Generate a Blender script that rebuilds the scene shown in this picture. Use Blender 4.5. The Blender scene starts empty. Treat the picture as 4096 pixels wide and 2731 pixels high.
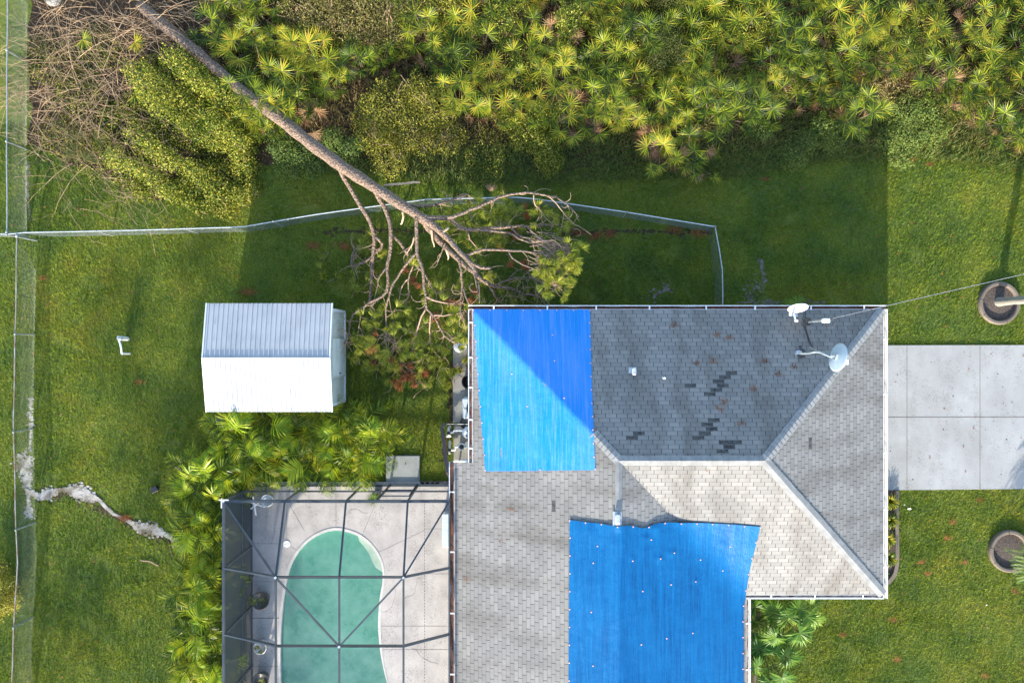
import bpy, math, random
import numpy as np
from mathutils import Vector, Matrix, Quaternion
R = math.radians
random.seed(11); rng = np.random.default_rng(11)
U = random.uniform
C = bpy.context.scene.collection
SC = bpy.context.scene

# ---------------------------------------------------------------- camera, light
H = 27.7; S = 115.0                       # camera height, photo pixels per metre on the ground
def W(px, py, z=0.0):
    f = (H - z) / H
    return Vector(((px - 2048) / S * f, (1365.5 - py) / S * f, z))
cam = bpy.data.objects.new('camera', bpy.data.cameras.new('camera')); C.objects.link(cam)
cam.location = (0, 0, H); cam.data.sensor_width = 36; cam.data.lens = 36 * H * S / 4096
cam.data.clip_end = 500; SC.camera = cam
SUN_EL = R(19); LEAN = 0.165
tosun = Vector((-LEAN, -1, 0)).normalized() * math.cos(SUN_EL) + Vector((0, 0, math.sin(SUN_EL)))
sd = bpy.data.lights.new('sun', 'SUN'); sd.energy = 3.3; sd.angle = R(0.6); sd.color = (1, .91, .76)
sun = bpy.data.objects.new('sun', sd); C.objects.link(sun); sun.location = (-10, -60, 40)
sun.rotation_mode = 'QUATERNION'; sun.rotation_quaternion = (-tosun).to_track_quat('-Z', 'Y')
w = bpy.data.worlds.new('World'); SC.world = w; w.use_nodes = True
nt = w.node_tree; bg = nt.nodes['Background']; sk = nt.nodes.new('ShaderNodeTexSky')
sk.sky_type = 'NISHITA'; sk.sun_disc = False; sk.sun_elevation = SUN_EL; sk.sun_rotation = R(189.4)
sk.air_density = 1.0; sk.dust_density = 1.0
nt.links.new(sk.outputs[0], bg.inputs[0]); bg.inputs[1].default_value = 0.15
SC.view_settings.view_transform = 'Standard'; SC.view_settings.look = 'None'
SC.view_settings.gamma = 1; SC.view_settings.exposure = 1.9
SC.cycles.transparent_max_bounces = 16

# ---------------------------------------------------------------- materials
def srgb(r, g, b): return tuple(((c / 255) / 12.92 if c < 10.3 else ((c / 255 + .055) / 1.055) ** 2.4) for c in (r, g, b))
class N:
    def __init__(s, name):
        s.m = bpy.data.materials.new(name); s.m.use_nodes = True; s.t = s.m.node_tree
        s.b = s.t.nodes['Principled BSDF']; s.out = s.t.nodes['Material Output']
    def n(s, typ, **k):
        x = s.t.nodes.new('ShaderNode' + typ)
        for a, v in k.items(): setattr(x, a, v)
        return x
    def l(s, a, b): s.t.links.new(a, b)
    def val(s, sock, v):
        if hasattr(v, 'is_output'): s.l(v, sock)
        else: sock.default_value = v
    def math(s, op, a, b=0.0, clamp=False):
        x = s.n('Math', operation=op, use_clamp=clamp); s.val(x.inputs[0], a); s.val(x.inputs[1], b); return x.outputs[0]
    def mix(s, f, a, b, mode='MIX'):
        x = s.n('MixRGB', blend_type=mode)
        s.val(x.inputs[0], f)
        for i, v in ((1, a), (2, b)):
            if hasattr(v, 'is_output'): s.l(v, x.inputs[i])
            else: x.inputs[i].default_value = (*v, 1)
        return x.outputs[0]
    def coord(s, scale=(1, 1, 1), kind='Object'):
        tc = s.n('TexCoord'); mp = s.n('Mapping'); mp.inputs['Scale'].default_value = scale
        s.l(tc.outputs[kind], mp.inputs[0]); return mp.outputs[0]
    def noise(s, scale, detail=4, vec=None, rough=.55):
        x = s.n('TexNoise'); x.inputs['Scale'].default_value = scale; x.inputs['Detail'].default_value = detail
        x.inputs['Roughness'].default_value = rough
        s.l(vec if vec is not None else s.coord(), x.inputs['Vector']); return x.outputs['Fac']
    def ramp(s, fac, stops):
        x = s.n('ValToRGB'); e = x.color_ramp.elements
        while len(e) < len(stops): e.new(.5)
        for i, (p, c) in enumerate(stops):
            e[i].position = p; e[i].color = (*c, 1) if len(c) == 3 else c
        s.l(fac, x.inputs[0]); return x.outputs[0]
    def step(s, fac, a, b): return s.ramp(fac, [(a, (0, 0, 0)), (b, (1, 1, 1))])
    def bump(s, h, strength=.3, dist=.02):
        x = s.n('Bump'); x.inputs['Strength'].default_value = strength; x.inputs['Distance'].default_value = dist
        s.l(h, x.inputs['Height']); s.l(x.outputs[0], s.b.inputs['Normal'])
def simple(name, c1, c2=None, scale=6, rough=.6, metal=0, bump=0, bscale=60, detail=6, vec=(1, 1, 1), lo=.35, hi=.65):
    k = N(name); c2 = c2 or tuple(x * .75 for x in c1); v = k.coord(vec)
    k.l(k.ramp(k.noise(scale, detail, v), [(lo, c1), (hi, c2)]), k.b.inputs['Base Color'])
    k.b.inputs['Roughness'].default_value = rough; k.b.inputs['Metallic'].default_value = metal
    if bump: k.bump(k.noise(bscale, 4, v), bump)
    return k.m
def leafmat(name, cols, trans=.35, rough=.42, nscale=1.2):
    k = N(name); g = k.n('NewGeometry'); oi = k.n('ObjectInfo')
    nz = k.noise(nscale, 3)
    f = k.math('ADD', k.math('MULTIPLY', g.outputs['Random Per Island'], .5), k.math('MULTIPLY', nz, .5))
    f = k.math('ADD', f, k.math('MULTIPLY', k.math('SUBTRACT', oi.outputs['Random'], .5), .3))
    n = len(cols); col = k.ramp(f, [(.25 + .5 * i / (n - 1), c) for i, c in enumerate(cols)])
    k.l(col, k.b.inputs['Base Color']); k.b.inputs['Roughness'].default_value = rough + .08; k.b.inputs['Specular IOR Level'].default_value = .28
    tr = k.n('BsdfTranslucent'); k.l(k.mix(1, col, (1.1, 1.0, .35), 'MULTIPLY'), tr.inputs[0])
    mx = k.n('MixShader'); mx.inputs[0].default_value = trans
    k.l(k.b.outputs[0], mx.inputs[1]); k.l(tr.outputs[0], mx.inputs[2]); k.l(mx.outputs[0], k.out.inputs[0])
    return k.m

def grass_col(k):
    big = k.noise(.16, 4); mid = k.noise(.9, 5); fine = k.noise(5, 4)
    sx = k.n('SeparateXYZ'); tc = k.n('TexCoord'); k.l(tc.outputs['Object'], sx.inputs[0])
    f = k.math('ADD', k.math('MULTIPLY', big, .5), k.math('MULTIPLY', mid, .5))
    c = k.ramp(f, [(.33, (.065, .135, .020)), (.46, (.125, .195, .016)), (.57, (.20, .248, .018)), (.70, (.30, .27, .028))])
    c = k.mix(k.step(fine, .62, .75), c, (.24, .17, .06))
    return c
def grassmat(name, blade):
    k = N(name); c = grass_col(k)
    if blade:
        g = k.n('NewGeometry')
        v = k.ramp(g.outputs['Random Per Island'], [(0, (.55, .6, .5)), (.55, (1, 1, 1)), (.9, (1.5, 1.45, 1.3)), (1, (2.0, 1.7, 1.5))])
        c = k.mix(1, c, v, 'MULTIPLY')
        k.l(c, k.b.inputs['Base Color']); k.b.inputs['Roughness'].default_value = .55; k.b.inputs['Specular IOR Level'].default_value = .2
        tr = k.n('BsdfTranslucent'); k.l(c, tr.inputs[0]); mx = k.n('MixShader'); mx.inputs[0].default_value = .35
        k.l(k.b.outputs[0], mx.inputs[1]); k.l(tr.outputs[0], mx.inputs[2]); k.l(mx.outputs[0], k.out.inputs[0])
    else:
        c = k.mix(.55, c, (.055, .065, .016)); k.l(c, k.b.inputs['Base Color']); k.b.inputs['Roughness'].default_value = .95
        k.bump(k.noise(30, 5), .6, .05)
    return k.m
def shinglemat(name):
    k = N(name); TW, EX, OFF = .328, .135, .36
    uv = k.n('UVMap'); sx = k.n('SeparateXYZ'); k.l(uv.outputs[0], sx.inputs[0])
    v = k.math('DIVIDE', sx.outputs[1], EX); row = k.math('FLOOR', v); fv = k.math('FRACT', v)
    u = k.math('ADD', k.math('DIVIDE', sx.outputs[0], TW), k.math('MULTIPLY', row, OFF))
    fu = k.math('FRACT', u); colm = k.math('FLOOR', u)
    cb = k.n('CombineXYZ'); k.l(row, cb.inputs[0]); k.l(colm, cb.inputs[1])
    wn = k.n('TexWhiteNoise'); wn.noise_dimensions = '2D'; k.l(cb.outputs[0], wn.inputs['Vector'])
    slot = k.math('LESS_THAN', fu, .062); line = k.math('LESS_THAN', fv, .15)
    uvv = k.n('Mapping'); uvv.inputs['Scale'].default_value = (1, .22, 1); k.l(uv.outputs[0], uvv.inputs[0])
    st = k.noise(1.3, 6, uvv.outputs[0], .6); st2 = k.noise(.5, 4, k.coord()); gr = k.noise(90, 3)
    base = k.ramp(wn.outputs['Value'], [(0, (.19, .188, .182)), (.5, (.215, .212, .204)), (1, (.245, .24, .228))])
    base = k.mix(k.math('MULTIPLY', k.step(st, .46, .68), .62), base, (.085, .072, .060))
    base = k.mix(k.math('MULTIPLY', k.step(st2, .48, .7), .5), base, (.12, .12, .115))
    base = k.mix(1, base, k.ramp(gr, [(.3, (.82, .82, .82)), (.7, (1.18, 1.18, 1.18))]), 'MULTIPLY')
    base = k.mix(k.math('MULTIPLY', line, .38), base, (.05, .05, .05))  # shadow line along each course's butt edge, painted into the colour
    base = k.mix(k.math('MULTIPLY', slot, .85), base, (.03, .03, .03))
    k.l(base, k.b.inputs['Base Color']); k.b.inputs['Roughness'].default_value = .9
    h = k.math('SUBTRACT', k.math('MULTIPLY', k.math('SUBTRACT', 1.0, fv), .5), slot)
    k.bump(h, .35, .01)
    return k.m
def tarpmat(name, c1, c2, c3):
    k = N(name)
    st = k.noise(15, 6, k.coord((1, .04, .04)), .75); fl = k.noise(.8, 4, k.coord((1.6, .35, 1)))
    c = k.ramp(st, [(.36, c1), (.5, c2), (.66, c3)]); c = k.mix(k.math('MULTIPLY', k.step(fl, .45, .7), .45), c, c3)
    k.l(c, k.b.inputs['Base Color']); k.b.inputs['Roughness'].default_value = .45
    k.b.inputs['Specular IOR Level'].default_value = .18
    wv = k.math('ADD', k.noise(34, 3, k.coord((1, .12, .3))), k.math('MULTIPLY', k.noise(2.2, 5), 2))
    k.bump(wv, .4, .03)
    return k.m
def concmat(name, c, dark, joint=None, speck=.5, scale=1.2):
    k = N(name); a = k.noise(scale, 7, None, .65); b = k.noise(26, 5, None, .7); d = k.noise(3.2, 6, k.coord((1, .4, 1)))
    col = k.ramp(a, [(.35, c), (.7, tuple((x * .6 + y * .4) for x, y in zip(c, dark)))])
    col = k.mix(k.math('MULTIPLY', k.math('MULTIPLY', k.step(b, .5, .66), k.step(d, .42, .62)), speck), col, dark)
    k.l(col, k.b.inputs['Base Color']); k.b.inputs['Roughness'].default_value = .8
    k.bump(b, .3, .01)
    return k.m
M = {}
M['grass'] = grassmat('grass', True); M['ground'] = grassmat('lawn ground', False)
M['soil'] = simple('leaf litter soil', (.022, .014, .007), (.065, .040, .020), 9, .95, bump=.8, bscale=25)
M['sand'] = simple('pale sand', (.40, .375, .34), (.12, .095, .065), 2.2, .95, bump=.6, bscale=30, lo=.42, hi=.66)
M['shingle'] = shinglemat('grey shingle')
M['cap'] = simple('ridge shingle', (.27, .275, .275), (.20, .205, .205), 4, .9, bump=.4, bscale=120)
M['felt'] = simple('black felt', (.018, .019, .020), (.085, .083, .080), 9, .8)
M['tarp'] = tarpmat('blue tarp', (.002, .205, .60), (.02, .225, .64), (.11, .28, .74))
M['tarp2'] = tarpmat('deep blue tarp', (.000, .070, .22), (.001, .10, .28), (.002, .135, .35))
M['white'] = simple('white painted metal', (.80, .81, .82), (.66, .67, .68), 3, .35)
M['shedroof'] = simple('white corrugated roof', (.44, .45, .46), (.35, .365, .38), 1.4, .4, lo=.4, hi=.8)
M['shedwall'] = simple('greenish white shed steel', (.68, .70, .63), (.56, .59, .52), 2, .45)
M['gutter_in'] = simple('gutter inside beige', (.42, .39, .32), (.25, .22, .17), 6, .6)
M['straw'] = simple('rusty pine straw', (.17, .055, .022), (.035, .022, .016), 14, .95, bump=1, bscale=60)
M['needle_dead'] = leafmat('dead pine needles', [(.10, .03, .012), (.22, .075, .02), (.33, .13, .05)], .15, .7)
M['stucco'] = simple('cream stucco', (.55, .50, .42), (.48, .44, .37), 2, .85, bump=.3)
M['galv'] = simple('galvanised steel', (.42, .46, .48), (.30, .33, .35), 8, .4, metal=.5)
M['rust_rail'] = simple('rusted rail', (.22, .13, .09), (.34, .34, .33), 3, .6, metal=.3)
M['wire'] = simple('galvanised wire', (.20, .235, .23), (.13, .16, .155), 2, .4, metal=.3)
M['bark'] = N('pine bark')
k = M['bark']; v = k.coord(); vo = k.n('TexVoronoi'); vo.inputs['Scale'].default_value = 14; k.l(v, vo.inputs['Vector'])
nz = k.noise(22, 6); c = k.ramp(nz, [(.36, (.060, .040, .030)), (.48, (.16, .108, .078)), (.64, (.30, .215, .155))])
c = k.mix(k.step(k.noise(5, 5), .55, .7), c, (.14, .12, .11))
k.l(c, k.b.inputs['Base Color']); k.b.inputs['Roughness'].default_value = .9
k.bump(k.math('ADD', vo.outputs[0], nz), .9, .04); M['bark'] = k.m
M['twig'] = simple('pale twig bark', (.42, .29, .20), (.27, .17, .12), 20, .85)
M['barewood'] = simple('bare broken wood', (.55, .40, .25), (.30, .20, .13), 9, .8)
M['drytwig'] = simple('dry twigs', (.46, .33, .19), (.24, .15, .09), 5, .85)
M['stem'] = simple('stem', (.10, .075, .045), (.16, .12, .07), 6, .9)
M['needle'] = leafmat('pine needles', [(.07, .13, .012), (.19, .25, .022), (.36, .37, .04), (.50, .43, .07)], .35, .4)
M['palmetto'] = leafmat('palmetto leaf', [(.020, .044, .005), (.060, .104, .007), (.14, .20, .010), (.30, .33, .02), (.42, .33, .03)], .30, .36, .7)
M['palmetto_dead'] = leafmat('dead palmetto leaf', [(.12, .055, .022), (.24, .13, .065), (.40, .26, .14)], .2, .7)
M['palmetto_gold'] = leafmat('yellow palmetto leaf', [(.18, .22, .02), (.34, .30, .02), (.45, .26, .02)], .4, .4)
M['areca'] = leafmat('areca leaf', [(.035, .075, .006), (.10, .18, .008), (.24, .31, .012), (.50, .48, .03)], .42, .32, .8)
M['areca_new'] = leafmat('young areca leaf', [(.17, .29, .016), (.28, .40, .02), (.40, .44, .03)], .45, .32)
M['fanpalm'] = leafmat('fan palm leaf', [(.045, .13, .012), (.11, .22, .02), (.24, .33, .05)], .35, .35, 1.2)
M['shrub'] = leafmat('olive shrub leaf', [(.06, .062, .014), (.14, .13, .03), (.28, .24, .07), (.48, .39, .18)], .3, .5, .8)
M['shrub_yellow'] = leafmat('yellow green shrub leaf', [(.06, .08, .010), (.15, .165, .015), (.28, .26, .03), (.55, .50, .08)], .35, .5, .9)
M['shrub_green'] = leafmat('green shrub leaf', [(.020, .044, .005), (.060, .108, .007), (.14, .185, .012), (.42, .39, .06)], .35, .42, .9)
M['shrub_dark'] = leafmat('dark fine shrub leaf', [(.03, .05, .010), (.08, .095, .012), (.16, .16, .02)], .3, .5, 1.2)
M['weed'] = leafmat('weed leaf', [(.04, .09, .025), (.10, .17, .035), (.22, .27, .05)], .35, .5, 1.5)
M['litterleaf'] = leafmat('brown dead leaves', [(.045, .022, .010), (.10, .055, .022), (.19, .11, .05)], .1, .8)
M['drygrass'] = leafmat('dry grass', [(.07, .085, .018), (.15, .14, .035), (.30, .24, .09)], .3, .6)
M['deck'] = concmat('speckled pool deck', (.47, .44, .42), (.09, .085, .08), speck=.8)
M['coping'] = simple('white coping', (.56, .54, .52), (.44, .42, .40), 5, .6)
M['drive'] = concmat('driveway concrete', (.325, .33, .328), (.12, .115, .105), speck=.8, scale=.7)
M['pad'] = concmat('equipment pad', (.30, .29, .26), (.08, .075, .06), speck=.8, scale=2)
M['slab'] = concmat('mossy slab', (.27, .29, .28), (.10, .11, .10), speck=.6, scale=2)
M['curb'] = concmat('curb concrete', (.155, .125, .10), (.05, .04, .03), speck=.7, scale=2.5)
M['joint'] = simple('joint', (.10, .085, .07), (.16, .14, .12), 6, .9)
M['brick'] = simple('edging brick', (.34, .20, .14), (.24, .16, .12), 5, .85, bump=.4)
M['frame'] = simple('dark bronze aluminium', (.038, .048, .058), (.055, .068, .080), 3, .4, metal=.2)
M['plaster'] = simple('pool plaster', (.34, .58, .50), (.26, .48, .42), 1.2, .6)
M['ledge'] = simple('pool step plaster', (.30, .40, .33), (.22, .32, .26), 4, .6)
M['plastic_white'] = simple('white plastic', (.80, .82, .84), (.70, .72, .74), 5, .35)
M['plastic_grey'] = simple('light grey plastic', (.55, .62, .64), (.48, .54, .56), 4, .4)
M['black'] = simple('black plastic', (.02, .022, .024), (.035, .036, .038), 6, .4)
M['hole'] = simple('dark hole', (.01, .01, .01), (.02, .02, .02), 6, .9)
M['brownmetal'] = simple('brown downspout', (.095, .065, .06), (.13, .09, .08), 5, .45)
M['dishface'] = simple('grey dish', (.36, .45, .52), (.42, .51, .58), 2, .35)
M['dishwhite'] = simple('white dish', (.80, .80, .80), (.72, .72, .72), 2, .35)
M['chrome'] = simple('bright steel', (.60, .64, .68), (.45, .48, .5), 10, .3, metal=.5)
M['mulch'] = simple('dark mulch', (.045, .032, .025), (.12, .095, .08), 22, .95, bump=.9, bscale=50)
M['palmtrunk'] = simple('grey palm trunk', (.28, .26, .23), (.17, .16, .14), 30, .85, vec=(.3, .3, 1.5), bump=.6)
M['nail'] = simple('orange nail cap', (.75, .42, .33), (.62, .32, .25), 9, .5)
M['shell'] = simple('shell planter', (.75, .74, .70), (.45, .43, .40), 12, .6, bump=.8, bscale=20)
M['paper'] = simple('paper scrap', (.75, .73, .62), (.65, .63, .55), 9, .8)
def screenmat(name, op, col):
    k = N(name); k.b.inputs['Base Color'].default_value = (*col, 1); k.b.inputs['Roughness'].default_value = .7
    tr = k.n('BsdfTransparent'); mx = k.n('MixShader'); mx.inputs[0].default_value = op
    k.l(tr.outputs[0], mx.inputs[1]); k.l(k.b.outputs[0], mx.inputs[2]); k.l(mx.outputs[0], k.out.inputs[0]); return k.m
M['screen'] = screenmat('insect screen', .10, (.06, .07, .08)); M['screen_side'] = screenmat('shade darkened insect screen', .82, (.028, .040, .050))  # west wall screen: oblique-view darkness and shade behind it put into colour and opacity
k = N('milky teal water'); nz = k.noise(1.1, 8, None, .7)
k.l(k.ramp(nz, [(.32, (.055, .20, .155)), (.45, (.10, .27, .215)), (.65, (.17, .345, .29))]), k.b.inputs['Base Color']); k.b.inputs['Roughness'].default_value = .12
tr = k.n('BsdfTransparent'); tr.inputs[0].default_value = (.62, .9, .82, 1); mx = k.n('MixShader'); mx.inputs[0].default_value = .62
k.l(tr.outputs[0], mx.inputs[1]); k.l(k.b.outputs[0], mx.inputs[2]); k.l(mx.outputs[0], k.out.inputs[0])
k.bump(k.noise(3, 3), .05, .02); M['water'] = k.m

# ---------------------------------------------------------------- helpers
def tag(o, label=None, cat=None, group=None, kind=None):
    if label: o['label'] = label
    if cat: o['category'] = cat
    if group: o['group'] = group
    if kind: o['kind'] = kind
    return o
def thing(name, label, cat, loc=(0, 0, 0), group=None, kind=None):
    o = bpy.data.objects.new(name, None); C.objects.link(o); o.location = loc; o.empty_display_size = .2
    return tag(o, label, cat, group, kind)
def link(name, me, mat, parent=None):
    o = bpy.data.objects.new(name, me); C.objects.link(o)
    if mat is not None and not me.materials:
        for m_ in (mat if isinstance(mat, (list, tuple)) else [mat]): me.materials.append(m_)
    if parent is not None:
        o.parent = parent; o.matrix_parent_inverse = Matrix.Translation(-Vector(parent.location))
    return o
class MB:
    def __init__(s): s.v = []; s.f = []; s.uv = {}; s.sm = False; s.mi = []; s.cur = 0
    def face(s, pts, uvs=None):
        i = len(s.v); s.v += [tuple(p) for p in pts]; s.f.append(tuple(range(i, i + len(pts)))); s.mi.append(s.cur)
        if uvs: s.uv[len(s.f) - 1] = uvs
    def add(s, vs, fs):
        i = len(s.v); s.v += [tuple(p) for p in vs]; s.f += [tuple(i + q for q in f) for f in fs]; s.mi += [s.cur] * len(fs)
    def box(s, c, size, rz=0, bev=0, q=None):
        hx, hy, hz = (x / 2 for x in size); c = Vector(c); q = q or Quaternion((0, 0, 1), rz)
        if bev:
            b = min(bev, hx * .9, hy * .9, hz * .9); P = []
            for z, ins in ((-hz, 0), (hz - b, 0), (hz, b)):
                for x, y in ((-hx + ins + b * (not ins), -hy + ins), (hx - ins - b * (not ins), -hy + ins), (hx - ins, -hy + ins + b * (not ins)), (hx - ins, hy - ins - b * (not ins)), (hx - ins - b * (not ins), hy - ins), (-hx + ins + b * (not ins), hy - ins), (-hx + ins, hy - ins - b * (not ins)), (-hx + ins, -hy + ins + b * (not ins))):
                    P.append(c + q @ Vector((x, y, z)))
            F = [tuple(range(7, -1, -1)), tuple(range(16, 24))]
            for l in (0, 8):
                for i in range(8): F.append((l + i, l + (i + 1) % 8, l + 8 + (i + 1) % 8, l + 8 + i))
            s.add(P, F); return
        P = [c + q @ Vector((x, y, z)) for z in (-hz, hz) for x, y in ((-hx, -hy), (hx, -hy), (hx, hy), (-hx, hy))]
        s.add(P, [(3, 2, 1, 0), (4, 5, 6, 7), (0, 1, 5, 4), (1, 2, 6, 5), (2, 3, 7, 6), (3, 0, 4, 7)])
    def bar(s, a, b, wd, ht):
        a = Vector(a); b = Vector(b); d = b - a; q = d.to_track_quat('X', 'Z'); s.box((a + b) / 2, (d.length, wd, ht), q=q)
    def tube(s, pts, rad, n=6, cap=True):
        pts = [Vector(p) for p in pts]
        if not hasattr(rad, '__len__'): rad = [rad] * len(pts)
        t0 = (pts[1] - pts[0]).normalized(); a = t0.orthogonal().normalized(); i0 = len(s.v); F = []
        for i, p in enumerate(pts):
            t = ((pts[min(i + 1, len(pts) - 1)] - pts[max(i - 1, 0)])); t = t.normalized() if t.length > 1e-7 else t0
            a = (a - t * a.dot(t)); a = a.normalized() if a.length > 1e-6 else t.orthogonal().normalized(); b = t.cross(a)
            for j in range(n):
                an = 2 * math.pi * j / n; s.v.append(tuple(p + (a * math.cos(an) + b * math.sin(an)) * rad[min(i, len(rad) - 1)]))
        for i in range(len(pts) - 1):
            for j in range(n): F.append((i0 + i * n + j, i0 + i * n + (j + 1) % n, i0 + (i + 1) * n + (j + 1) % n, i0 + (i + 1) * n + j))
        if cap and n > 2: F.append(tuple(i0 + j for j in reversed(range(n)))); F.append(tuple(i0 + (len(pts) - 1) * n + j for j in range(n)))
        s.f += F; s.mi += [s.cur] * len(F)
    def lathe(s, c, prof, n=24, q=None, sq=(1, 1)):
        c = Vector(c); P = []
        for r, z in prof:
            for j in range(n):
                an = 2 * math.pi * j / n; v_ = Vector((r * math.cos(an) * sq[0], r * math.sin(an) * sq[1], z)); P.append(c + (q @ v_ if q else v_))
        F = []
        for i in range(len(prof) - 1):
            for j in range(n): F.append((i * n + j, i * n + (j + 1) % n, (i + 1) * n + (j + 1) % n, (i + 1) * n + j))
        s.add(P, F)
    def build(s, name, mat, parent=None, smooth=False):
        me = bpy.data.meshes.new(name); me.from_pydata(s.v, [], s.f)
        if s.uv:
            ul = me.uv_layers.new(name='UVMap')
            for fi, uvs in s.uv.items():
                p = me.polygons[fi]
                for li, q in zip(p.loop_indices, uvs): ul.data[li].uv = q
        if isinstance(mat, (list, tuple)):
            for m_ in mat: me.materials.append(m_)
            me.polygons.foreach_set('material_index', s.mi)
            mat = None
        if smooth: me.polygons.foreach_set('use_smooth', [True] * len(me.polygons))
        me.update(); return link(name, me, mat, parent)
def npmesh(name, V, F, mat, parent=None):
    V = np.asarray(V, dtype=np.float32); F = np.asarray(F, dtype=np.int32); k_ = F.shape[1]
    me = bpy.data.meshes.new(name); me.vertices.add(len(V)); me.vertices.foreach_set('co', V.ravel())
    me.loops.add(F.size); me.loops.foreach_set('vertex_index', F.ravel())
    me.polygons.add(len(F)); me.polygons.foreach_set('loop_start', np.arange(0, F.size, k_, dtype=np.int32))
    me.update(calc_edges=True); me.validate(); return link(name, me, mat, parent)
def smoothpts(pts, it=2):
    for _ in range(it):
        o = [pts[0]]
        for a, b in zip(pts[:-1], pts[1:]): o += [a * .75 + b * .25, a * .25 + b * .75]
        o.append(pts[-1]); pts = o
    return pts
def inpoly(x, y, poly):
    x = np.asarray(x); y = np.asarray(y); r = np.zeros(x.shape, bool); n = len(poly)
    for i in range(n):
        x1, y1 = poly[i]; x2, y2 = poly[(i + 1) % n]
        cnd = ((y1 > y) != (y2 > y)); xi = (x2 - x1) * (y - y1) / ((y2 - y1) or 1e-9) + x1; r ^= cnd & (x < xi)
    return r
def wob(poly, amp, step=.35):
    out = []
    n = len(poly)
    for i in range(n):
        a = Vector(poly[i][:2]); b = Vector(poly[(i + 1) % n][:2]); m = max(1, int((b - a).length / step))
        for j in range(m):
            p = a.lerp(b, j / m); out.append((p.x + U(-amp, amp), p.y + U(-amp, amp)))
    return out
def sheet(name, poly, z, mat, kind='structure', parent=None, label=None):
    b = MB(); b.face([(x, y, z) for x, y in poly]); o = b.build(name, mat, parent)
    if kind: o['kind'] = kind
    return o

# ---------------------------------------------------------------- ground and flat structure
litter_px = [(118, -300), (118, 560), (230, 640), (420, 700), (600, 790), (800, 790), (1030, 730), (1060, 660), (1250, 680), (1400, 640), (1560, 700), (1800, 690),
             (2000, 650), (2200, 700), (2400, 650), (2650, 670), (2850, 640), (3050, 590), (3300, 560), (3500, 520), (3800, 560), (4096, 640), (4500, 640), (4500, -300)]
litter = wob([W(*p)[:2] for p in litter_px], .12)
sheet('leaf_litter_ground', litter, .006, M['soil'])
smat = ['sand']
def grains(name, line, n_, wid, mat, size=(.02, .075)):
    P = [W(*p) for p in line]; V, F = [], []; ws = wid if hasattr(wid, '__len__') else [wid] * len(P)
    L = [(P[i + 1] - P[i]).length for i in range(len(P) - 1)]
    for q in range(n_):
        i = random.choices(range(len(L)), [l * (ws[i] + ws[i + 1]) for i, l in enumerate(L)])[0]; t = random.random(); w_ = ws[i] * (1 - t) + ws[i + 1] * t; c_ = P[i].lerp(P[i + 1], t)
        w_ *= .55 + .45 * math.sin(c_.x * 4.7 + c_.y * 3.1)
        p = c_ + Vector((random.gauss(0, w_ * .55), random.gauss(0, w_ * .55), 0)); sz = U(*size); m = 6; k_ = len(V); a0 = U(0, 6.28); z = .010 + q * 8e-6
        V += [(p.x + math.cos(a0 + a) * sz * U(.5, 1.1), p.y + math.sin(a0 + a) * sz * U(.4, .9), z) for a in np.linspace(0, 6.28, m + 1)[:-1]]; F.append(list(range(k_, k_ + m)))
        if random.random() < .5: sandxy.append((p.x, p.y, sz))
    npmesh(name, V, F, M[mat])['kind'] = 'structure'
sandxy = []; M['thinsand'] = simple('thin sandy soil', (.22, .20, .17), (.09, .08, .05), 6, .95)
grains('sand_trail', [(95, 1830), (105, 1900), (115, 1990), (120, 2060)], 1100, .26, 'sand')
grains('sand_trail', [(110, 1960), (165, 1985), (250, 1955), (320, 1962), (400, 2000), (450, 2050), (510, 2080), (560, 2105), (640, 2125), (700, 2150), (725, 2205)], 4200, [.2, .12, .27, .24, .10, .19, .05, .16, .28, .42, .38], 'sand')
grains('bare_soil_line', [(160, 1985), (320, 1970), (450, 2060), (560, 2110), (700, 2170)], 900, .38, 'soil', (.015, .05))
grains('sand_strip', [(122, 1590), (125, 1700), (120, 1800)], 120, .10, 'sand'); grains('sand_strip', [(120, 880), (110, 760), (115, 650)], 80, .10, 'thinsand')
grains('sandy_edge', [(840, 1675), (1000, 1690), (1180, 1680)], 500, .22, 'thinsand'); grains('sandy_edge', [(2600, 1190), (2680, 1150)], 90, .30, 'thinsand'); grains('sandy_edge', [(2990, 1195), (3060, 1120), (3040, 1040)], 150, .4, 'thinsand'); grains('sandy_edge', [(2950, 1210), (3300, 1208)], 160, .12, 'thinsand')
grains('bare_soil_line', [(1300, 930), (1550, 920), (1850, 930), (2200, 935), (2480, 925), (2850, 930)], 500, .13, 'soil', (.03, .08))
grains('bare_soil_line', [(1830, 1380), (1800, 1500), (1805, 1690), (1770, 1850)], 260, .10, 'soil', (.03, .08))
smat[0] = 'sand'
drive = [W(*p)[:2] for p in ((3480, 1381), (4500, 1379), (4500, 1950), (3480, 1959))]
b = MB(); z = .06
b.face([(x, y, z) for x, y in drive][::-1]); 
for i in range(4):
    (x1, y1), (x2, y2) = drive[i], drive[(i + 1) % 4]; b.face([(x1, y1, -.05), (x2, y2, -.05), (x2, y2, z), (x1, y1, z)])
b.build('driveway', M['drive'])['kind'] = 'structure'
b = MB()
for x0, y0, x1, y1 in ((3628, 1382, 3628, 1957), (3920, 1382, 3920, 1953), (3520, 1668, 4400, 1667)):
    a_ = W(x0, y0, z + .002); c_ = W(x1, y1, z + .002)
    if x0 == 3520: a_.z = c_.z = z + .004
    d_ = (c_ - a_).normalized().cross(Vector((0, 0, 1))) * .010; b.face([a_ - d_, a_ + d_, c_ + d_, c_ - d_])
b.build('driveway_joint', M['joint'])['kind'] = 'structure'

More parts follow.
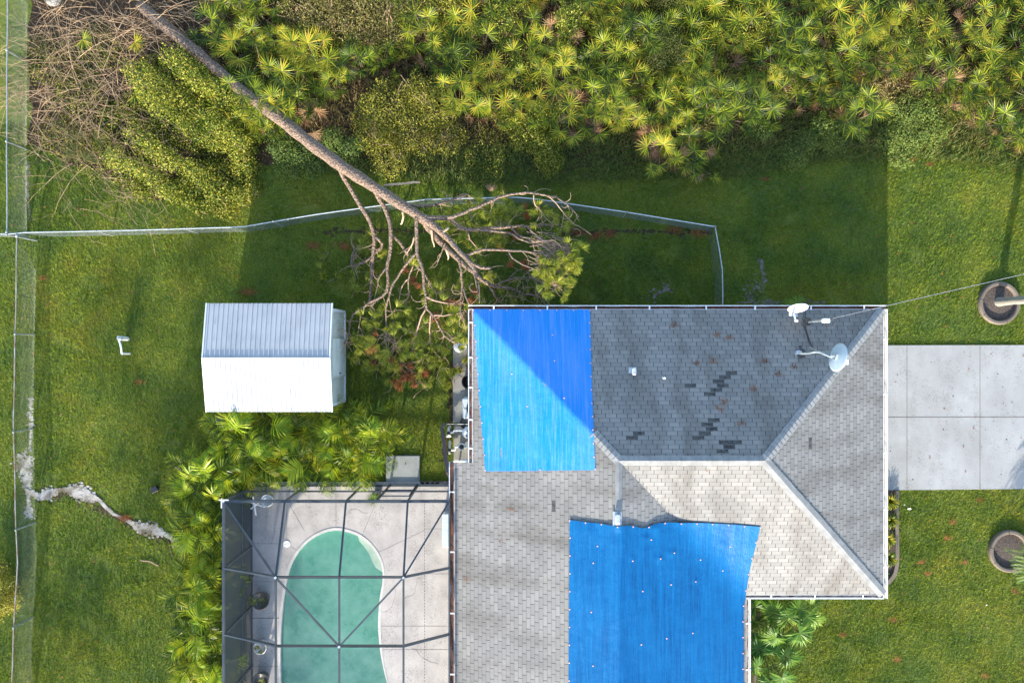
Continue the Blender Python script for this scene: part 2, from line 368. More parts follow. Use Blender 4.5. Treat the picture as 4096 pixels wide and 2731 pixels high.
# pool deck, pool
outl = [(985, 470), (900, 482), (800, 530), (715, 610), (665, 690), (635, 770), (615, 860), (600, 960), (588, 1070), (578, 1200), (575, 1330), (575, 1450), (580, 1600), (620, 1800), (760, 1960), (960, 2010), (1180, 1960), (1330, 1830), (1370, 1700), (1340, 1568), (1310, 1450), (1290, 1340), (1278, 1220), (1275, 1120), (1280, 1020), (1290, 930), (1305, 850), (1308, 770), (1290, 690), (1250, 620), (1200, 560), (1130, 510), (1060, 485)]
cp = lambda x, y, z=0: W(800 + x * .5618, 1850 + y * .5618, z)
pool = [cp(*p) for p in outl]
pool = [v_ for v_ in smoothpts(pool + [pool[0]], 1)][1:-1]
cen = sum(pool, Vector()) / len(pool)
def ring(off, z): return [(p + (p - cen).normalized() * off).to_2d().to_tuple() + (z,) for p in pool]
deckrect = (-9.2, -14.2, -1.4, -4.86)
ZD = .10
import bmesh
bm = bmesh.new()   # ground sheet, opened where the pool is
out = [bm.verts.new((x, y, 0)) for x, y in ((-260, -260), (260, -260), (260, 260), (-260, 260))]
inn = [bm.verts.new(v_) for v_ in ring(.05, 0)]
ed = [bm.edges.new((l[i], l[(i + 1) % len(l)])) for l in (out, inn) for i in range(len(l))]
bmesh.ops.triangle_fill(bm, use_beauty=True, edges=ed)
me = bpy.data.meshes.new('ground'); bm.to_mesh(me); bm.free(); link('ground', me, M['ground'])['kind'] = 'structure'
if me.polygons[0].normal.z < 0: me.flip_normals()
bm = bmesh.new()   # deck with a pool shaped hole
out = [bm.verts.new((x, y, ZD)) for x, y in ((deckrect[0], deckrect[1]), (deckrect[2], deckrect[1]), (deckrect[2], deckrect[3]), (deckrect[0], deckrect[3]))]
inn = [bm.verts.new(v_) for v_ in ring(.06, ZD)]
ed = [bm.edges.new((l[i], l[(i + 1) % len(l)])) for l in (out, inn) for i in range(len(l))]
bmesh.ops.triangle_fill(bm, use_beauty=True, edges=ed)
me = bpy.data.meshes.new('pool_deck'); bm.to_mesh(me); bm.free(); dk = link('pool_deck', me, M['deck']); dk['kind'] = 'structure'
if me.polygons[0].normal.z < 0: me.flip_normals()
b = MB(); x0, y0, x1, y1 = deckrect
for p, q in (((x0, y0), (x1, y0)), ((x1, y0), (x1, y1)), ((x1, y1), (x0, y1)), ((x0, y1), (x0, y0))): b.face([(*p, 0), (*q, 0), (*q, ZD - .001), (*p, ZD - .001)])
b.build('deck_edge', M['curb'])['kind'] = 'structure'
b = MB()
def joint(x0, y0, x1, y1, wd=.005):
    a_ = cp(x0, y0, ZD + .003); c_ = cp(x1, y1, ZD + .003); d_ = (c_ - a_).normalized().cross(Vector((0, 0, 1))) * wd; b.face([a_ - d_, a_ + d_, c_ + d_, c_ - d_])
for l in ((618, 215, 618, 550), (968, 180, 968, 455), (635, 295, 745, 485), (1245, 300, 1155, 515), (1275, 635, 1600, 480), (1600, 470, 1770, 470), (375, 575, 560, 575), (375, 845, 600, 845), (645, 595, 700, 630), (1600, 790, 1780, 790), (1285, 1162, 1780, 1162), (1300, 1328, 1780, 1328), (370, 1105, 575, 1105, .012), (375, 1448, 560, 1448)): joint(*l)
for i in range(60): joint(1599, 290 + i * 22, 1599, 303 + i * 22, .010)
b.build('deck_joint', M['joint'])['kind'] = 'structure'
b = MB()
for i in range(10):   # fine cracks
    x, y = U(380, 1700), U(320, 1500)
    if 520 < x < 1350 and y > 430: continue
    an = U(0, 6.28)
    for j in range(10):
        nx, ny = x + 22 * math.cos(an), y + 22 * math.sin(an); a_ = cp(x, y, ZD + .004); c_ = cp(nx, ny, ZD + .004)
        d_ = (c_ - a_).normalized().cross(Vector((0, 0, 1))) * .004; b.face([a_ - d_, a_ + d_, c_ + d_, c_ - d_]); x, y = nx, ny; an += U(-.6, .6)
b.build('deck_crack', M['joint'])['kind'] = 'structure'
sp = thing('swimming_pool', 'freeform swimming pool of milky teal water inside the screen cage', 'pool', (cen.x, cen.y, 0))
n = len(pool); b = MB(); A = ring(.075, ZD + .012); B = ring(-.02, ZD + .012); B2 = ring(-.02, -.02); A2 = ring(.075, ZD - .01)
b.add(A + B + B2 + A2, [f for i in range(n) for f in ((i, (i + 1) % n, n + (i + 1) % n, n + i), (n + i, n + (i + 1) % n, 2 * n + (i + 1) % n, 2 * n + i), (i, 3 * n + i, 3 * n + (i + 1) % n, (i + 1) % n))])
b.build('coping', M['coping'], sp)
b = MB(); A = ring(-.015, .0); B = ring(-.05, -.9); b.add(A + B, [(i, (i + 1) % n, n + (i + 1) % n, n + i) for i in range(n)]); b.face(B); b.build('basin', M['plaster'], sp)
b = MB(); b.face([(x, y, -.035) for x, y, _ in ring(-.016, 0)]); b.build('water', M['water'], sp)
led = [(1122, 518), (1135, 560), (1175, 605), (1205, 650), (1225, 700), (1250, 745), (1285, 770), (1303, 780), (1303, 745), (1285, 690), (1248, 628), (1198, 567), (1132, 517)]
b = MB(); b.face([cp(*p, -.03) for p in led][::-1]); b.build('step_ledge', M['ledge'], sp)
for x, y in ((878, 657), (1112, 680)):
    b = MB(); b.lathe(cp(x, y, -.075), [(.10, 0), (.10, .012), (.06, .012), (.055, .004), (0.001, .004)], 24); b.build('return_fitting', M['plaster'], sp)

# ---------------------------------------------------------------- house
EX0, EX1, EY0, EY1 = -1.24, 11.70, -7.965, 1.0
ZR = 4.3; RY = -3.5; RXW, RXE = 3.14, 7.43; WX, WY = -1.828, -3.83; WZ = 2.37; EWX, EWZ = 7.36, 2.63; YS = -15.5
def rz(x, y):
    p = [2.6 + (EY1 - y) * .3778, 2.6 + (y - EY0) * .381, 2.6 + (EX1 - x) * .398, ZR - (RXW - x) * .388]
    z = min(p)
    if y < RY: z = max(z, min(ZR, ZR - (RXW - x) * .388, ZR - (x - RXW) * .3957))
    return z
def onroof(px, py, dz=0.0):
    z = 3.0
    for _ in range(12):
        v_ = W(px, py, z); z = rz(v_.x, v_.y) + dz
    return W(px, py, z)
house = thing('house', 'single storey house with grey hip shingle roof patched by two blue tarps', 'house', (3, -5, 0))
N_, S_ = Vector, None
faces = {
 'north': ([(EX0, EY1, 2.6), (EX1, EY1, 2.6), (RXE, RY, ZR), (RXW, RY, ZR)], (-1, 0, 0)),
 'east': ([(EX1, EY1, 2.6), (EX1, EY0, 2.6), (RXE, RY, ZR)], (0, 1, 0)),
 'south': ([(EX1, EY0, 2.6), (EWX, EY0, EWZ), (RXW, RY, ZR), (RXE, RY, ZR)], (1, 0, 0)),
 'wing_east': ([(EWX, EY0, EWZ), (EWX, YS, EWZ), (RXW, YS, ZR), (RXW, RY, ZR)], (0, 1, 0)),
 'west': ([(EX0, EY1, 2.6), (RXW, RY, ZR), (RXW, YS, ZR), (WX, YS, WZ), (WX, WY, WZ), (EX0, WY, 2.6)], (0, -1, 0)),
}
b = MB(); FR = {}
for nm, (pts, e) in faces.items():
    e = Vector(e); P = [Vector(p) for p in pts]
    nrm = (P[1] - P[0]).cross(P[2] - P[0]).normalized(); nrm = nrm if nrm.z > 0 else -nrm
    up = nrm.cross(e).normalized(); up = up if up.z > 0 else -up
    o_ = P[0] if nm != 'west' else Vector((WX, WY, WZ)); FR[nm] = (o_, e, up, nrm)
    uvs = [((p - o_).dot(e) + 20, (p - o_).dot(up) + .135 * 40) for p in P]
    ord_ = list(range(len(P)))
    if (P[1] - P[0]).cross(P[2] - P[0]).z < 0: ord_ = ord_[::-1]
    b.face([P[i] for i in ord_], [uvs[i] for i in ord_])
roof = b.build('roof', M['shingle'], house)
# roof edge boards and soffit
b = MB()
edge = [(EX0, EY1, 2.6), (EX1, EY1, 2.6), (EX1, EY0, 2.6), (EWX, EY0, EWZ), (EWX, YS, EWZ), (WX, YS, WZ), (WX, WY, WZ), (EX0, WY, 2.6)]
for i in range(8):
    p, q = Vector(edge[i]), Vector(edge[(i + 1) % 8]); b.face([p - Vector((0, 0, .004)), q - Vector((0, 0, .004)), q - Vector((0, 0, .18)), p - Vector((0, 0, .18))])
b.build('fascia', M['white'], house)
b = MB(); b.face([(x, y, 2.25) for x, y, _ in edge]); b.build('soffit', M['white'], house)
b = MB(); wl = [(EX0 + .55, EY1 - .5), (EX1 - .5, EY1 - .5), (EX1 - .5, EY0 + .5), (EWX - .5, EY0 + .5), (EWX - .5, YS + .5), (WX + .75, YS + .5), (WX + .75, WY - .5), (EX0 + .55, WY - .5)]
for i in range(8):
    (x1, y1), (x2, y2) = wl[i], wl[(i + 1) % 8]; b.face([(x1, y1, 0), (x2, y2, 0), (x2, y2, 2.25), (x1, y1, 2.25)])
b.build('wall', M['stucco'], house)
b = MB(); b.box((EX1 - .48, -3.1, 1.05), (.06, 4.7, 2.1)); gd = b.build('garage_door', M['white'], house)
b = MB()
for zz in (.55, 1.05, 1.55): b.box((EX1 - .447, -3.1, zz), (.012, 4.66, .02))
b.build('door_groove', M['joint'], gd)
for x, y in ((1.5, EY1 - .49), (5.5, EY1 - .49), (9.0, EY1 - .49), (9.5, EY0 + .49)):
    b = MB(); b.box((x, y, 1.45), (1.3, .06, 1.0)); wn_ = b.build('window', M['white'], house)
    b = MB(); b.box((x, y + (.035 if y > -3 else -.035), 1.45), (1.15, .01, .85)); b.build('pane', M['black'], wn_)
# ridge and hip caps
def caps(a, c, side_n1, side_n2, wd=.16, mat='cap', skip=0):
    a, c = Vector(a), Vector(c); L = (c - a).length; d = (c - a) / L; n_ = int(L / .15); b = MB()
    def sdir(nm):
        nn = FR[nm][3]; v_ = d.cross(nn).normalized(); return v_
    s1 = sdir(side_n1); s2 = sdir(side_n2)
    if s1.z > 0: s1 = -s1
    if s2.z > 0: s2 = -s2
    up = Vector((0, 0, 1))
    for i in range(n_):
        t0, t1 = i * L / n_, (i + 1.25) * L / n_; p0 = a + d * t0 + up * .034; p1 = a + d * min(t1, L) + up * .016; j = U(-.008, .008)
        b.face([p0 + s1 * (wd + j), p0, p1, p1 + s1 * (wd + j)]); b.face([p0, p0 + s2 * (wd - j), p1 + s2 * (wd - j), p1])
        b.face([p0 + s1 * (wd + j), p0 + s1 * (wd + j) - up * .012, p0 - up * .012, p0]); b.face([p0, p0 - up * .012, p0 + s2 * (wd - j) - up * .012, p0 + s2 * (wd - j)])
    b.build('ridge_cap', M[mat], house)
PE, PW = (RXE, RY, ZR), (RXW, RY, ZR)
caps((EX1, EY1, 2.6), PE, 'north', 'east'); caps((EX1, EY0, 2.6), PE, 'east', 'south'); caps(PW, PE, 'north', 'south'); caps(onroof(2372, 1732), PW, 'north', 'west'); caps((RXW, onroof(2470, 2085).y, ZR), PW, 'west', 'wing_east', .11)
# missing shingles, snapped to the courses
def torn(face, px, py):
    o_, e, up, nn = FR[face]; p = onroof(px, py); u = (p - o_).dot(e) + 20; v_ = (p - o_).dot(up) + 5.4
    row = math.floor(v_ / .135); uu = u / .328 + row * .36; col = math.floor(uu); u0 = (col - row * .36) * .328 + .02 - 20; v0 = row * .135 - 5.4 + .012
    b = MB(); L_ = .31
    top = [(u0 + L_ * t, v0 + .125 - U(0, .02)) for t in (1, .75, .5, .25, 0)]
    b.face([o_ + e * x + up * y + nn * .006 for x, y in [(u0, v0), (u0 + L_ * .5, v0 + .012), (u0 + L_, v0)] + top]); b.build('missing_shingle', M['felt'], house)
for cx, cy in ((1385, 412), (1350, 450), (1316, 488), (1282, 523), (1248, 562), (1213, 600), (997, 522), (1260, 868), (1227, 906), (1190, 944), (1153, 984), (1118, 1025), (1412, 1028), (1376, 1067), (1343, 1107), (1308, 1143), (566, 987), (528, 1027)):
    torn('north', 2300 + cx / 2.24, 1300 + cy / 2.24)
torn('south', 3046, 1957); torn('east', 3243, 1770); torn('west', 2207, 2037)
# gutters
def gutter(a, c, outd, name_clean=False, w_=.135, straps=4, straw=.06):
    a, c, o_ = Vector(a), Vector(c), Vector(outd); up = Vector((0, 0, 1)); d = (c - a).normalized(); b = MB()
    prof = [(.0, .02), (.0, -.10), (.03, -.115), (w_ - .03, -.115), (w_, -.06), (w_, .02), (w_ - .022, .02), (w_ - .022, -.05), (w_ - .04, -.10), (.012, -.10), (.012, .02)]
    P = [p + o_ * (x + .005) + up * (y - .01) for p in (a, c) for x, y in prof]; n_ = len(prof)
    b.add(P, [(i, (i + 1) % n_, n_ + (i + 1) % n_, n_ + i) for i in range(n_)] + [tuple(range(n_)), tuple(range(2 * n_ - 1, n_ - 1, -1))])
    g = b.build('gutter', [M['white']], house)
    b = MB(); zz = -.07; m = 40; L = (c - a).length
    P = []
    for i in range(m + 1):
        p = a + d * (L * i / m); wv = straw * (1 + .3 * math.sin(i * 1.7) + U(-.25, .25)); wv = min(wv, w_ - .05)
        P += [p + o_ * .018 + up * -.03, p + o_ * (.018 + wv * .6) + up * (-.045 + U(-.01, .01)), p + o_ * (.018 + wv) + up * -.07]
    b.add(P, [f for i in range(m) for f in ((i * 3, i * 3 + 1, i * 3 + 4, i * 3 + 3), (i * 3 + 1, i * 3 + 2, i * 3 + 5, i * 3 + 4))]); b.build('pine_straw', M['straw'], g)
    b = MB(); p1 = a + o_ * .02 + up * -.095; p2 = c + o_ * .02 + up * -.095; b.face([p1, p2, p2 + o_ * (w_ - .06), p1 + o_ * (w_ - .06)]); b.build('gutter_floor', M['gutter_in'], g)
    for i in range(straps):
        p = a + d * (L * (i + .5) / straps + U(-.1, .1)); b = MB(); b.box(p + o_ * (w_ * .5) + up * .022, (.045 if abs(d.x) > .5 else w_ + .01, .045 if abs(d.y) > .5 else w_ + .01, .006)); b.build('hanger_strap', M['white'], g)
gutter((EX0 - .14, EY1, 2.6), (EX1 + .14, EY1, 2.6), (0, 1, 0), straps=8, straw=.10)
gutter((EX1, EY1, 2.6), (EX1, EY0 - .14, 2.6), (1, 0, 0), straps=5, straw=.03)
gutter((EX1, EY0, 2.6), (EWX, EY0, 2.6), (0, -1, 0), straps=3, straw=.05)
gutter((EWX, EY0 - .14, 2.62), (EWX, YS, 2.62), (1, 0, 0), straps=5, straw=.05, w_=.15)
gutter((EX0, EY1, 2.6), (EX0, WY + .02, 2.6), (-1, 0, 0), straps=5, straw=.06)
gutter((WX, WY, WZ), (WX, YS, WZ), (-1, 0, 0), straps=6, straw=.16, w_=.17)
b = MB(); b.box((WX + .28, WY + .03, WZ + .05), (.62, .03, .16)); b.build('end_fascia', M['white'], house)
# roof fittings
b = MB(); p = onroof(2530, 1485); b.box(p + Vector((0, 0, .012)), (.24, .26, .02)); b.box(p + Vector((.03, 0, .10)), (.13, .22, .2), bev=.03); b.build('roof_vent', M['chrome'], house)
b = MB(); p = onroof(2468, 2073); b.box(p + Vector((0, 0, .02)), (.26, .42, .02)); b.box(p + Vector((0, 0, .12)), (.15, .28, .16), bev=.03); b.build('ridge_vent', M['chrome'], house)
b = MB(); p = onroof(2652, 1511); b.tube([p - Vector((0, 0, .05)), p + Vector((0, 0, .28))], .035, 12); b.lathe(p + Vector((0, 0, .28)), [(.035, 0), (.02, .001), (.02, -.06)], 12); b.build('vent_pipe', M['white'], house)
# service mast
b = MB(); mb_ = onroof(3231, 1288); mt = Vector((mb_.x + .02, mb_.y, mb_.z + 1.35)); mt2 = W(3298, 1281, mt.z)
b.lathe(mb_ + Vector((0, 0, -.02)), [(.14, .0), (.09, .06), (.05, .1)], 16); bb = b.build('mast_boot', M['black'], house)
b = MB(); b.tube([mb_, W(3298, 1281, mb_.z + 1.5)], .032, 10); ms = b.build('service_mast', M['galv'], house)
mtop = W(3304, 1282, mb_.z + 1.5); b = MB(); b.box(mtop, (.2, .13, .16), bev=.02); b.build('weatherhead', M['white'], ms)
b = MB()
for k_, offs in enumerate(((.0, -.22), (.12, .16), (-.05, -.13))):
    b.tube(smoothpts([mtop + Vector((.05, offs[1] * .3, 0)), mtop + Vector((.05 + offs[0], offs[1], -.25)), mtop + Vector((.3, offs[1] * .8, -.15)), mtop + Vector((.36, .05, 0))], 2), .008, 5)
b.build('service_wire', M['black'], ms)
pole_top = Vector((22.5, 4.85, 7.2))
b = MB(); a_ = mtop + Vector((.1, .02, 0)); pts = [a_.lerp(pole_top, i / 24) - Vector((0, 0, .5 * math.sin(math.pi * i / 24))) for i in range(25)]
a2 = W(3330, 1273, mtop.z); target = W(4096, 1097, 5.1); dd = target - a2; pole_top = a2 + dd * 2.3
pts = [a2.lerp(pole_top, i / 24) - Vector((0, 0, .12 * math.sin(math.pi * i / 24))) for i in range(25)]
b.tube([mtop] + pts, .011, 6); cb_ = b.build('power_cable', M['black']); tag(cb_, 'thin overhead power cable running from the roof mast across the front lawn', 'cable')
b = MB(); b.tube([p + Vector((0, 0, .016 + .008 * math.sin(i * 2.2))) for i, p in enumerate(pts)], .005, 5); b.build('bare_wire', M['chrome'], cb_)
up_ = thing('utility_pole', 'round wooden utility pole holding the far end of the power cable', 'pole', (pole_top.x, pole_top.y, 0))
b = MB(); b.tube([(pole_top.x, pole_top.y, 0), (pole_top.x, pole_top.y, pole_top.z + 1)], [.16, .11], 14); b.build('shaft', M['stem'], up_)
b = MB(); b.box((pole_top.x, pole_top.y, pole_top.z), (.1, 2.0, .12)); b.build('crossarm', M['stem'], up_)
# dishes
def dish(name, label, foot, pts, centre, nrm, rx, ry, face, rollv, feed=True, legs=()):
    t = thing(name, label, 'satellite dish', foot)
    b = MB(); b.lathe(foot + Vector((0, 0, .0)), [(.12, 0), (.12, .012), (.0001, .014)], 8); b.build('foot_plate', M['chrome'], t)
    b = MB(); b.tube(smoothpts([Vector(p) for p in pts], 2), .028, 8)
    for l in legs: b.tube(l, .011, 6)
    b.build('mast', M['galv'], t)
    n_ = Vector(nrm).normalized(); u_ = (Vector(rollv) - n_ * Vector(rollv).dot(n_)).normalized(); v_ = n_.cross(u_)
    q = Matrix((u_, v_, n_)).transposed().to_quaternion(); b = MB()
    prof = [(.001, -.06)] + [(r, -.06 + .06 * r * r) for r in (.2, .4, .6, .8, .93)] + [(.94, 0.0), (1.0, .004), (1.0, -.012), (.9, -.02), (.5, -.06), (.001, -.075)]
    c_ = Vector(centre); nn = 36; P = []
    for r, zz in prof:
        for j in range(nn):
            an = 2 * math.pi * j / nn; P.append(c_ + q @ Vector((rx * r * math.cos(an), ry * r * math.sin(an), zz)))
    b.add(P, [(i * nn + j, i * nn + (j + 1) % nn, (i + 1) * nn + (j + 1) % nn, (i + 1) * nn + j) for i in range(len(prof) - 1) for j in range(nn)])
    b.build('reflector', M[face], t, True)
    return t, q, c_
foot = onroof(3195, 1415); 
bend = W(3270, 1405, foot.z + .55); c2 = W(3352, 1428, foot.z + 1.0)
t, q, c_ = dish('satellite_dish', 'large grey oval satellite dish over the hip ridge with bent support arm', foot,
    [foot, W(3235, 1413, foot.z + .35), bend, W(3305, 1420, foot.z + .75), W(3330, 1430, foot.z + .85)], W(3353, 1429, foot.z + .95), (.96, -.20, -.22), .43, .42, 'dishface', (0, 1, .2), legs=([W(3177, 1413, foot.z + .03), W(3240, 1413, foot.z + .4)], [W(3233, 1385, foot.z - .12), W(3270, 1403, foot.z + .5), W(3300, 1412, foot.z + .7)]))
b = MB(); bq = c_ + q @ Vector((0, 0, -.09)); b.box(bq, (.17, .12, .06), q=q); b.bar(W(3325, 1425, foot.z + .85), bq, .05, .05); b.build('bracket', M['chrome'], t)
b = MB(); lp = W(3388, 1447, foot.z + .72); b.tube([c_ + q @ Vector((-.38, 0, 0)), lp], .012, 6); b.box(lp, (.10, .16, .07), bev=.02); b.build('receiver', M['plastic_white'], t)
b = MB()
for cx_, cy_, r_ in ((3205, 1402, .19), (3203, 1423, .17), (3201, 1386, .08)):
    c0 = onroof(cx_, cy_); nn_ = FR['north'][3]; b.face([onroof(cx_ + r_ * 100 * math.cos(a) * U(.75, 1.1), cy_ - r_ * 62 * math.sin(a) * U(.75, 1.1), .014) for a in np.linspace(0, 2 * math.pi, 14)[:-1]])
b.build('tar_patch', M['felt'], house)
f2 = onroof(3176, 1262)
t, q, c_ = dish('satellite_dish', 'small white oval satellite dish standing at the north gutter', f2, [f2, W(3170, 1258, f2.z + .3), W(3180, 1248, f2.z + .45)], W(3192, 1233, f2.z + .42), (.02, -.90, .42), .31, .30, 'dishwhite', (1, 0, 0))
b = MB(); b.bar(W(3176, 1258, f2.z + .3), W(3182, 1284, f2.z + .55), .04, .05); b.box(W(3187, 1283, f2.z + .57), (.08, .07, .07), bev=.02); b.box(W(3161, 1256, f2.z + .2), (.07, .1, .05), bev=.01); b.build('receiver', M['plastic_white'], t)
b = MB(); b.tube(smoothpts([onroof(3221, 1240, .02), onroof(3221, 1300, .02), onroof(3226, 1325, .02), onroof(3243, 1375, .03), onroof(3256, 1395, .15), bend + Vector((0, 0, .02))], 2), .012, 5)
b.tube(smoothpts([onroof(3211, 1268, .02), onroof(3212, 1298, .02), onroof(3224, 1325, .03), onroof(3236, 1370, .03), onroof(3259, 1402, .1)], 2), .011, 5)
tag(b.build('coaxial_cable', M['black']), 'black coaxial cables lying on the shingles between the two dishes', 'cable')

# ---------------------------------------------------------------- tarps
def lerp_poly(pl, t):
    for (t0, v0), (t1, v1) in zip(pl[:-1], pl[1:]):
        if t <= t1: return v0 + (v1 - v0) * (t - t0) / ((t1 - t0) or 1e-9)
    return pl[-1][1]
def wrinkle(x, y, sd):
    return (.010 * math.sin(x * 5.1 + sd + 1.2 * math.sin(y * .9)) + .006 * math.sin(x * 13 + y * 1.2 + sd) + .008 * math.sin(y * 2.3 + sd * 2 + x))
def tarp(name, label, top, bot, left, right, nx, ny, mat, sd, nails, inner, blur=.0, base=.022, bumps=()):
    t = thing(name, label, 'tarp', tuple(onroof((left[0][1] + right[0][1]) / 2, (top[0][1] + bot[0][1]) / 2)), 'blue tarps on the roof')
    b = MB(); V = []
    def pt(i, j, dz=0):
        s_, t_ = i / nx, j / ny; x = lerp_poly(left, t_) * (1 - s_) + lerp_poly(right, t_) * s_; y = lerp_poly(top, s_) * (1 - t_) + lerp_poly(bot, s_) * t_
        p = onroof(x, y); z = p.z
        if blur:
            sm_ = sum(rz(p.x + dx * blur, p.y + dy * blur) for dx in (-1, -.5, 0, .5, 1) for dy in (-1, -.5, 0, .5, 1)) / 25; z = max(z, sm_)
        e_ = min(i, nx - i, j, ny - j, 4) / 4
        zz = z + base + wrinkle(p.x, p.y, sd) * (.35 + .65 * e_)
        for bx_, by_, br, bh in bumps:
            q_ = ((x - bx_) ** 2 + (y - by_) ** 2) / br ** 2; zz += bh * .35 * math.exp(-q_)
        return Vector((p.x, p.y, zz + dz))
    for j in range(ny + 1):
        for i in range(nx + 1): V.append(pt(i, j))
    b.add(V, [(j * (nx + 1) + i, (j + 1) * (nx + 1) + i, (j + 1) * (nx + 1) + i + 1, j * (nx + 1) + i + 1) for j in range(ny) for i in range(nx)])
    o = b.build('sheet', mat, t, True)
    nb = MB(); nb.lathe((0, 0, 0), [(.022, 0), (.022, .006), (.01, .010), (.001, .010)], 8); nm = None
    for (s_, t_) in nails + inner:
        p = pt(s_ * nx, t_ * ny, .004)
        if nm is None: nm = nb.build('nail_cap', M['nail']); c2_ = nm
        else: c2_ = nm.copy(); C.objects.link(c2_)
        c2_.parent = t; c2_.matrix_parent_inverse = Matrix.Translation(-Vector(t.location)); c2_.location = p
    return t
nl = [(s / 7, .006) for s in range(8)] + [(s / 2, .994) for s in range(3)] + [(.006, i / 10) for i in range(1, 10)] + [(.994, i / 12) for i in range(1, 12)]
tarp('roof_tarp', 'bright blue tarp folded over the northwest roof hip beside the fallen crown', [(0, 1236), (1, 1238)], [(0, 1884), (1, 1879)], [(0, 1893), (.5, 1914), (1, 1941)], [(0, 2360), (.5, 2368), (1, 2381)], 44, 60, M['tarp'], .3, nl, [(.67, .16), (.68, .32), (.3, .4), (.42, .6), (.75, .55)])
def q3(*pts): return [((x - 955) / 1380, 1900 + y * .5527) for x, y in pts]
top = q3((955, 320), (1085, 337), (1185, 347), (1280, 365), (1395, 360), (1440, 368), (1480, 383), (1520, 372), (1580, 345), (1665, 335), (1790, 340), (1915, 342), (2135, 353), (2335, 370))
top = [(i / 60, lerp_poly(top, i / 60)) for i in range(61)]
bx = lambda x: 1750 + x * .5527
inn_ = [(1125, 628), (1120, 982), (1135, 1368), (1403, 593), (1519, 450), (1493, 815), (1490, 1205), (1691, 557), (1600, 600), (1697, 787), (1677, 1173), (1872, 762), (1870, 1133), (2073, 500), (2050, 672), (1150, 505), (1882, 602)]
nl = [(s / 12, .004) for s in range(13)] + [(.004, i / 11) for i in range(1, 11)] + [(.996, i / 12) for i in range(1, 11)]
tarp('roof_tarp', 'larger deep blue tarp with puckered nails over the south wing', top, [(0, 2860), (1, 2860)], [(0, bx(955)), (1, bx(945))],
     [(0, bx(2335)), (.2, bx(2265)), (.35, bx(2225)), (.45, bx(2212)), (1, bx(2212))], 76, 80, M['tarp2'], 2.1, nl, [((x - 955) / 1290, (y * .5527 - 188) / 770) for x, y in inn_], .45, .05,
     [(bx(x), 1900 + y * .5527, r, h) for x, y, r, h in ((1519, 450, 9, .09), (1691, 557, 12, .07), (1600, 600, 10, .07), (2073, 500, 9, .08), (1872, 762, 9, .06), (1403, 593, 8, .06), (1300, 365, 22, .13), (1500, 420, 24, -.04), (1575, 380, 16, .07), (1300, 480, 20, .03))])

# ---------------------------------------------------------------- shed
sx0, sx1 = W(825, 0, 2.15).x, W(1328, 0, 2.15).x; sy1, sy0 = W(0, 1213, 2.15).y, W(0, 1647, 2.15).y; sym = W(0, 1431, 2.5).y; SZ, SR = 2.13, 2.48
sh = thing('garden_shed', 'white metal garden shed with a corrugated gable roof on the lawn', 'shed', ((sx0 + sx1) / 2, sym, 0))
def corr(pts_a, pts_b, pitch, depth, name, mat, parent, n=None, axis=None):
    # sheet between two edge lines a (low) and b (high); ribs run from a to b
    a0, a1 = map(Vector, pts_a); b0, b1 = map(Vector, pts_b); L = (a1 - a0).length; n = int(L / pitch) ; nn_ = (a1 - a0).cross(b0 - a0).normalized()
    if axis is not None: nn_ = Vector(axis)
    elif nn_.z < 0: nn_ = -nn_
    b = MB(); V = []; prof = [(0, 0), (.34, 0), (.40, 1), (.60, 1), (.66, 0)]
    ts = [((i + t) / n, h) for i in range(n) for t, h in prof] + [(1, 0)]
    for t, h in ts: V += [a0.lerp(a1, t) + nn_ * h * depth, b0.lerp(b1, t) + nn_ * h * depth]
    b.add(V, [(2 * i, 2 * i + 2, 2 * i + 3, 2 * i + 1) for i in range(len(ts) - 1)])
    return b.build(name, mat, parent)
for e0, nm_ in ((sy1, 'n'), (sy0, 's')):
    rp = corr(((sx0, e0, SZ), (sx1, e0, SZ)), ((sx0, sym, SR), (sx1, sym, SR)), .152, .024, 'roof_panel', M['shedroof'], sh)
    b = MB()
    for fr in (.04, .38, .68, .97):
        for i in range(33):
            p = Vector((sx0 + (sx1 - sx0) * (i + .5) / 33, e0, SZ)).lerp(Vector((sx0 + (sx1 - sx0) * (i + .5) / 33, sym, SR)), fr)
            if (i + (fr > .9)) % 2 == 0 or fr < .1: b.box(p + Vector((.0, 0, .012 if True else 0)), (.016, .016, .03))
    b.build('roof_screws', M['galv'], rp)
b = MB()
for xx in (sx0, sx1):
    for e0 in (sy1, sy0): b.bar((xx, e0, SZ - .02), (xx, sym, SR - .02), .04, .09)
b.build('rake_trim', M['plastic_white'], sh)
b = MB(); b.tube([(sx0, sym, SR + .01), (sx1, sym, SR + .01)], .03, 8); b.build('ridge_trim', M['shedroof'], sh)
wx0, wx1, wy0, wy1 = sx0 + .12, sx1 - .05, sy0 + .2, sy1 - .2
yr = lambda y: SZ - .03 + (SR - SZ) * (1 - abs(y - sym) / (sy1 - sym))
for X_, ax in ((wx1, (1, 0, 0)), (wx0, (-1, 0, 0))):
    for ya, yb in ((wy0, sym), (sym, wy1)):
        corr(((X_, ya, 0.05), (X_, yb, 0.05)), ((X_, ya, yr(ya)), (X_, yb, yr(yb))), .10, .012, 'wall_panel', M['shedwall'], sh, axis=ax)
for Y_, ax in ((wy0, (0, -1, 0)), (wy1, (0, 1, 0))): corr(((wx0, Y_, .05), (wx1, Y_, .05)), ((wx0, Y_, yr(Y_)), (wx1, Y_, yr(Y_))), .152, .014, 'wall_panel', M['shedwall'], sh, axis=ax)
dy0, dy1 = W(0, 1506, .9).y, W(0, 1352, .9).y
b = MB(); b.box((wx1 + .035, (dy0 + dy1) / 2, 1.02), (.03, dy1 - dy0, 1.9)); d_ = b.build('door', M['shedwall'], sh)
b = MB()
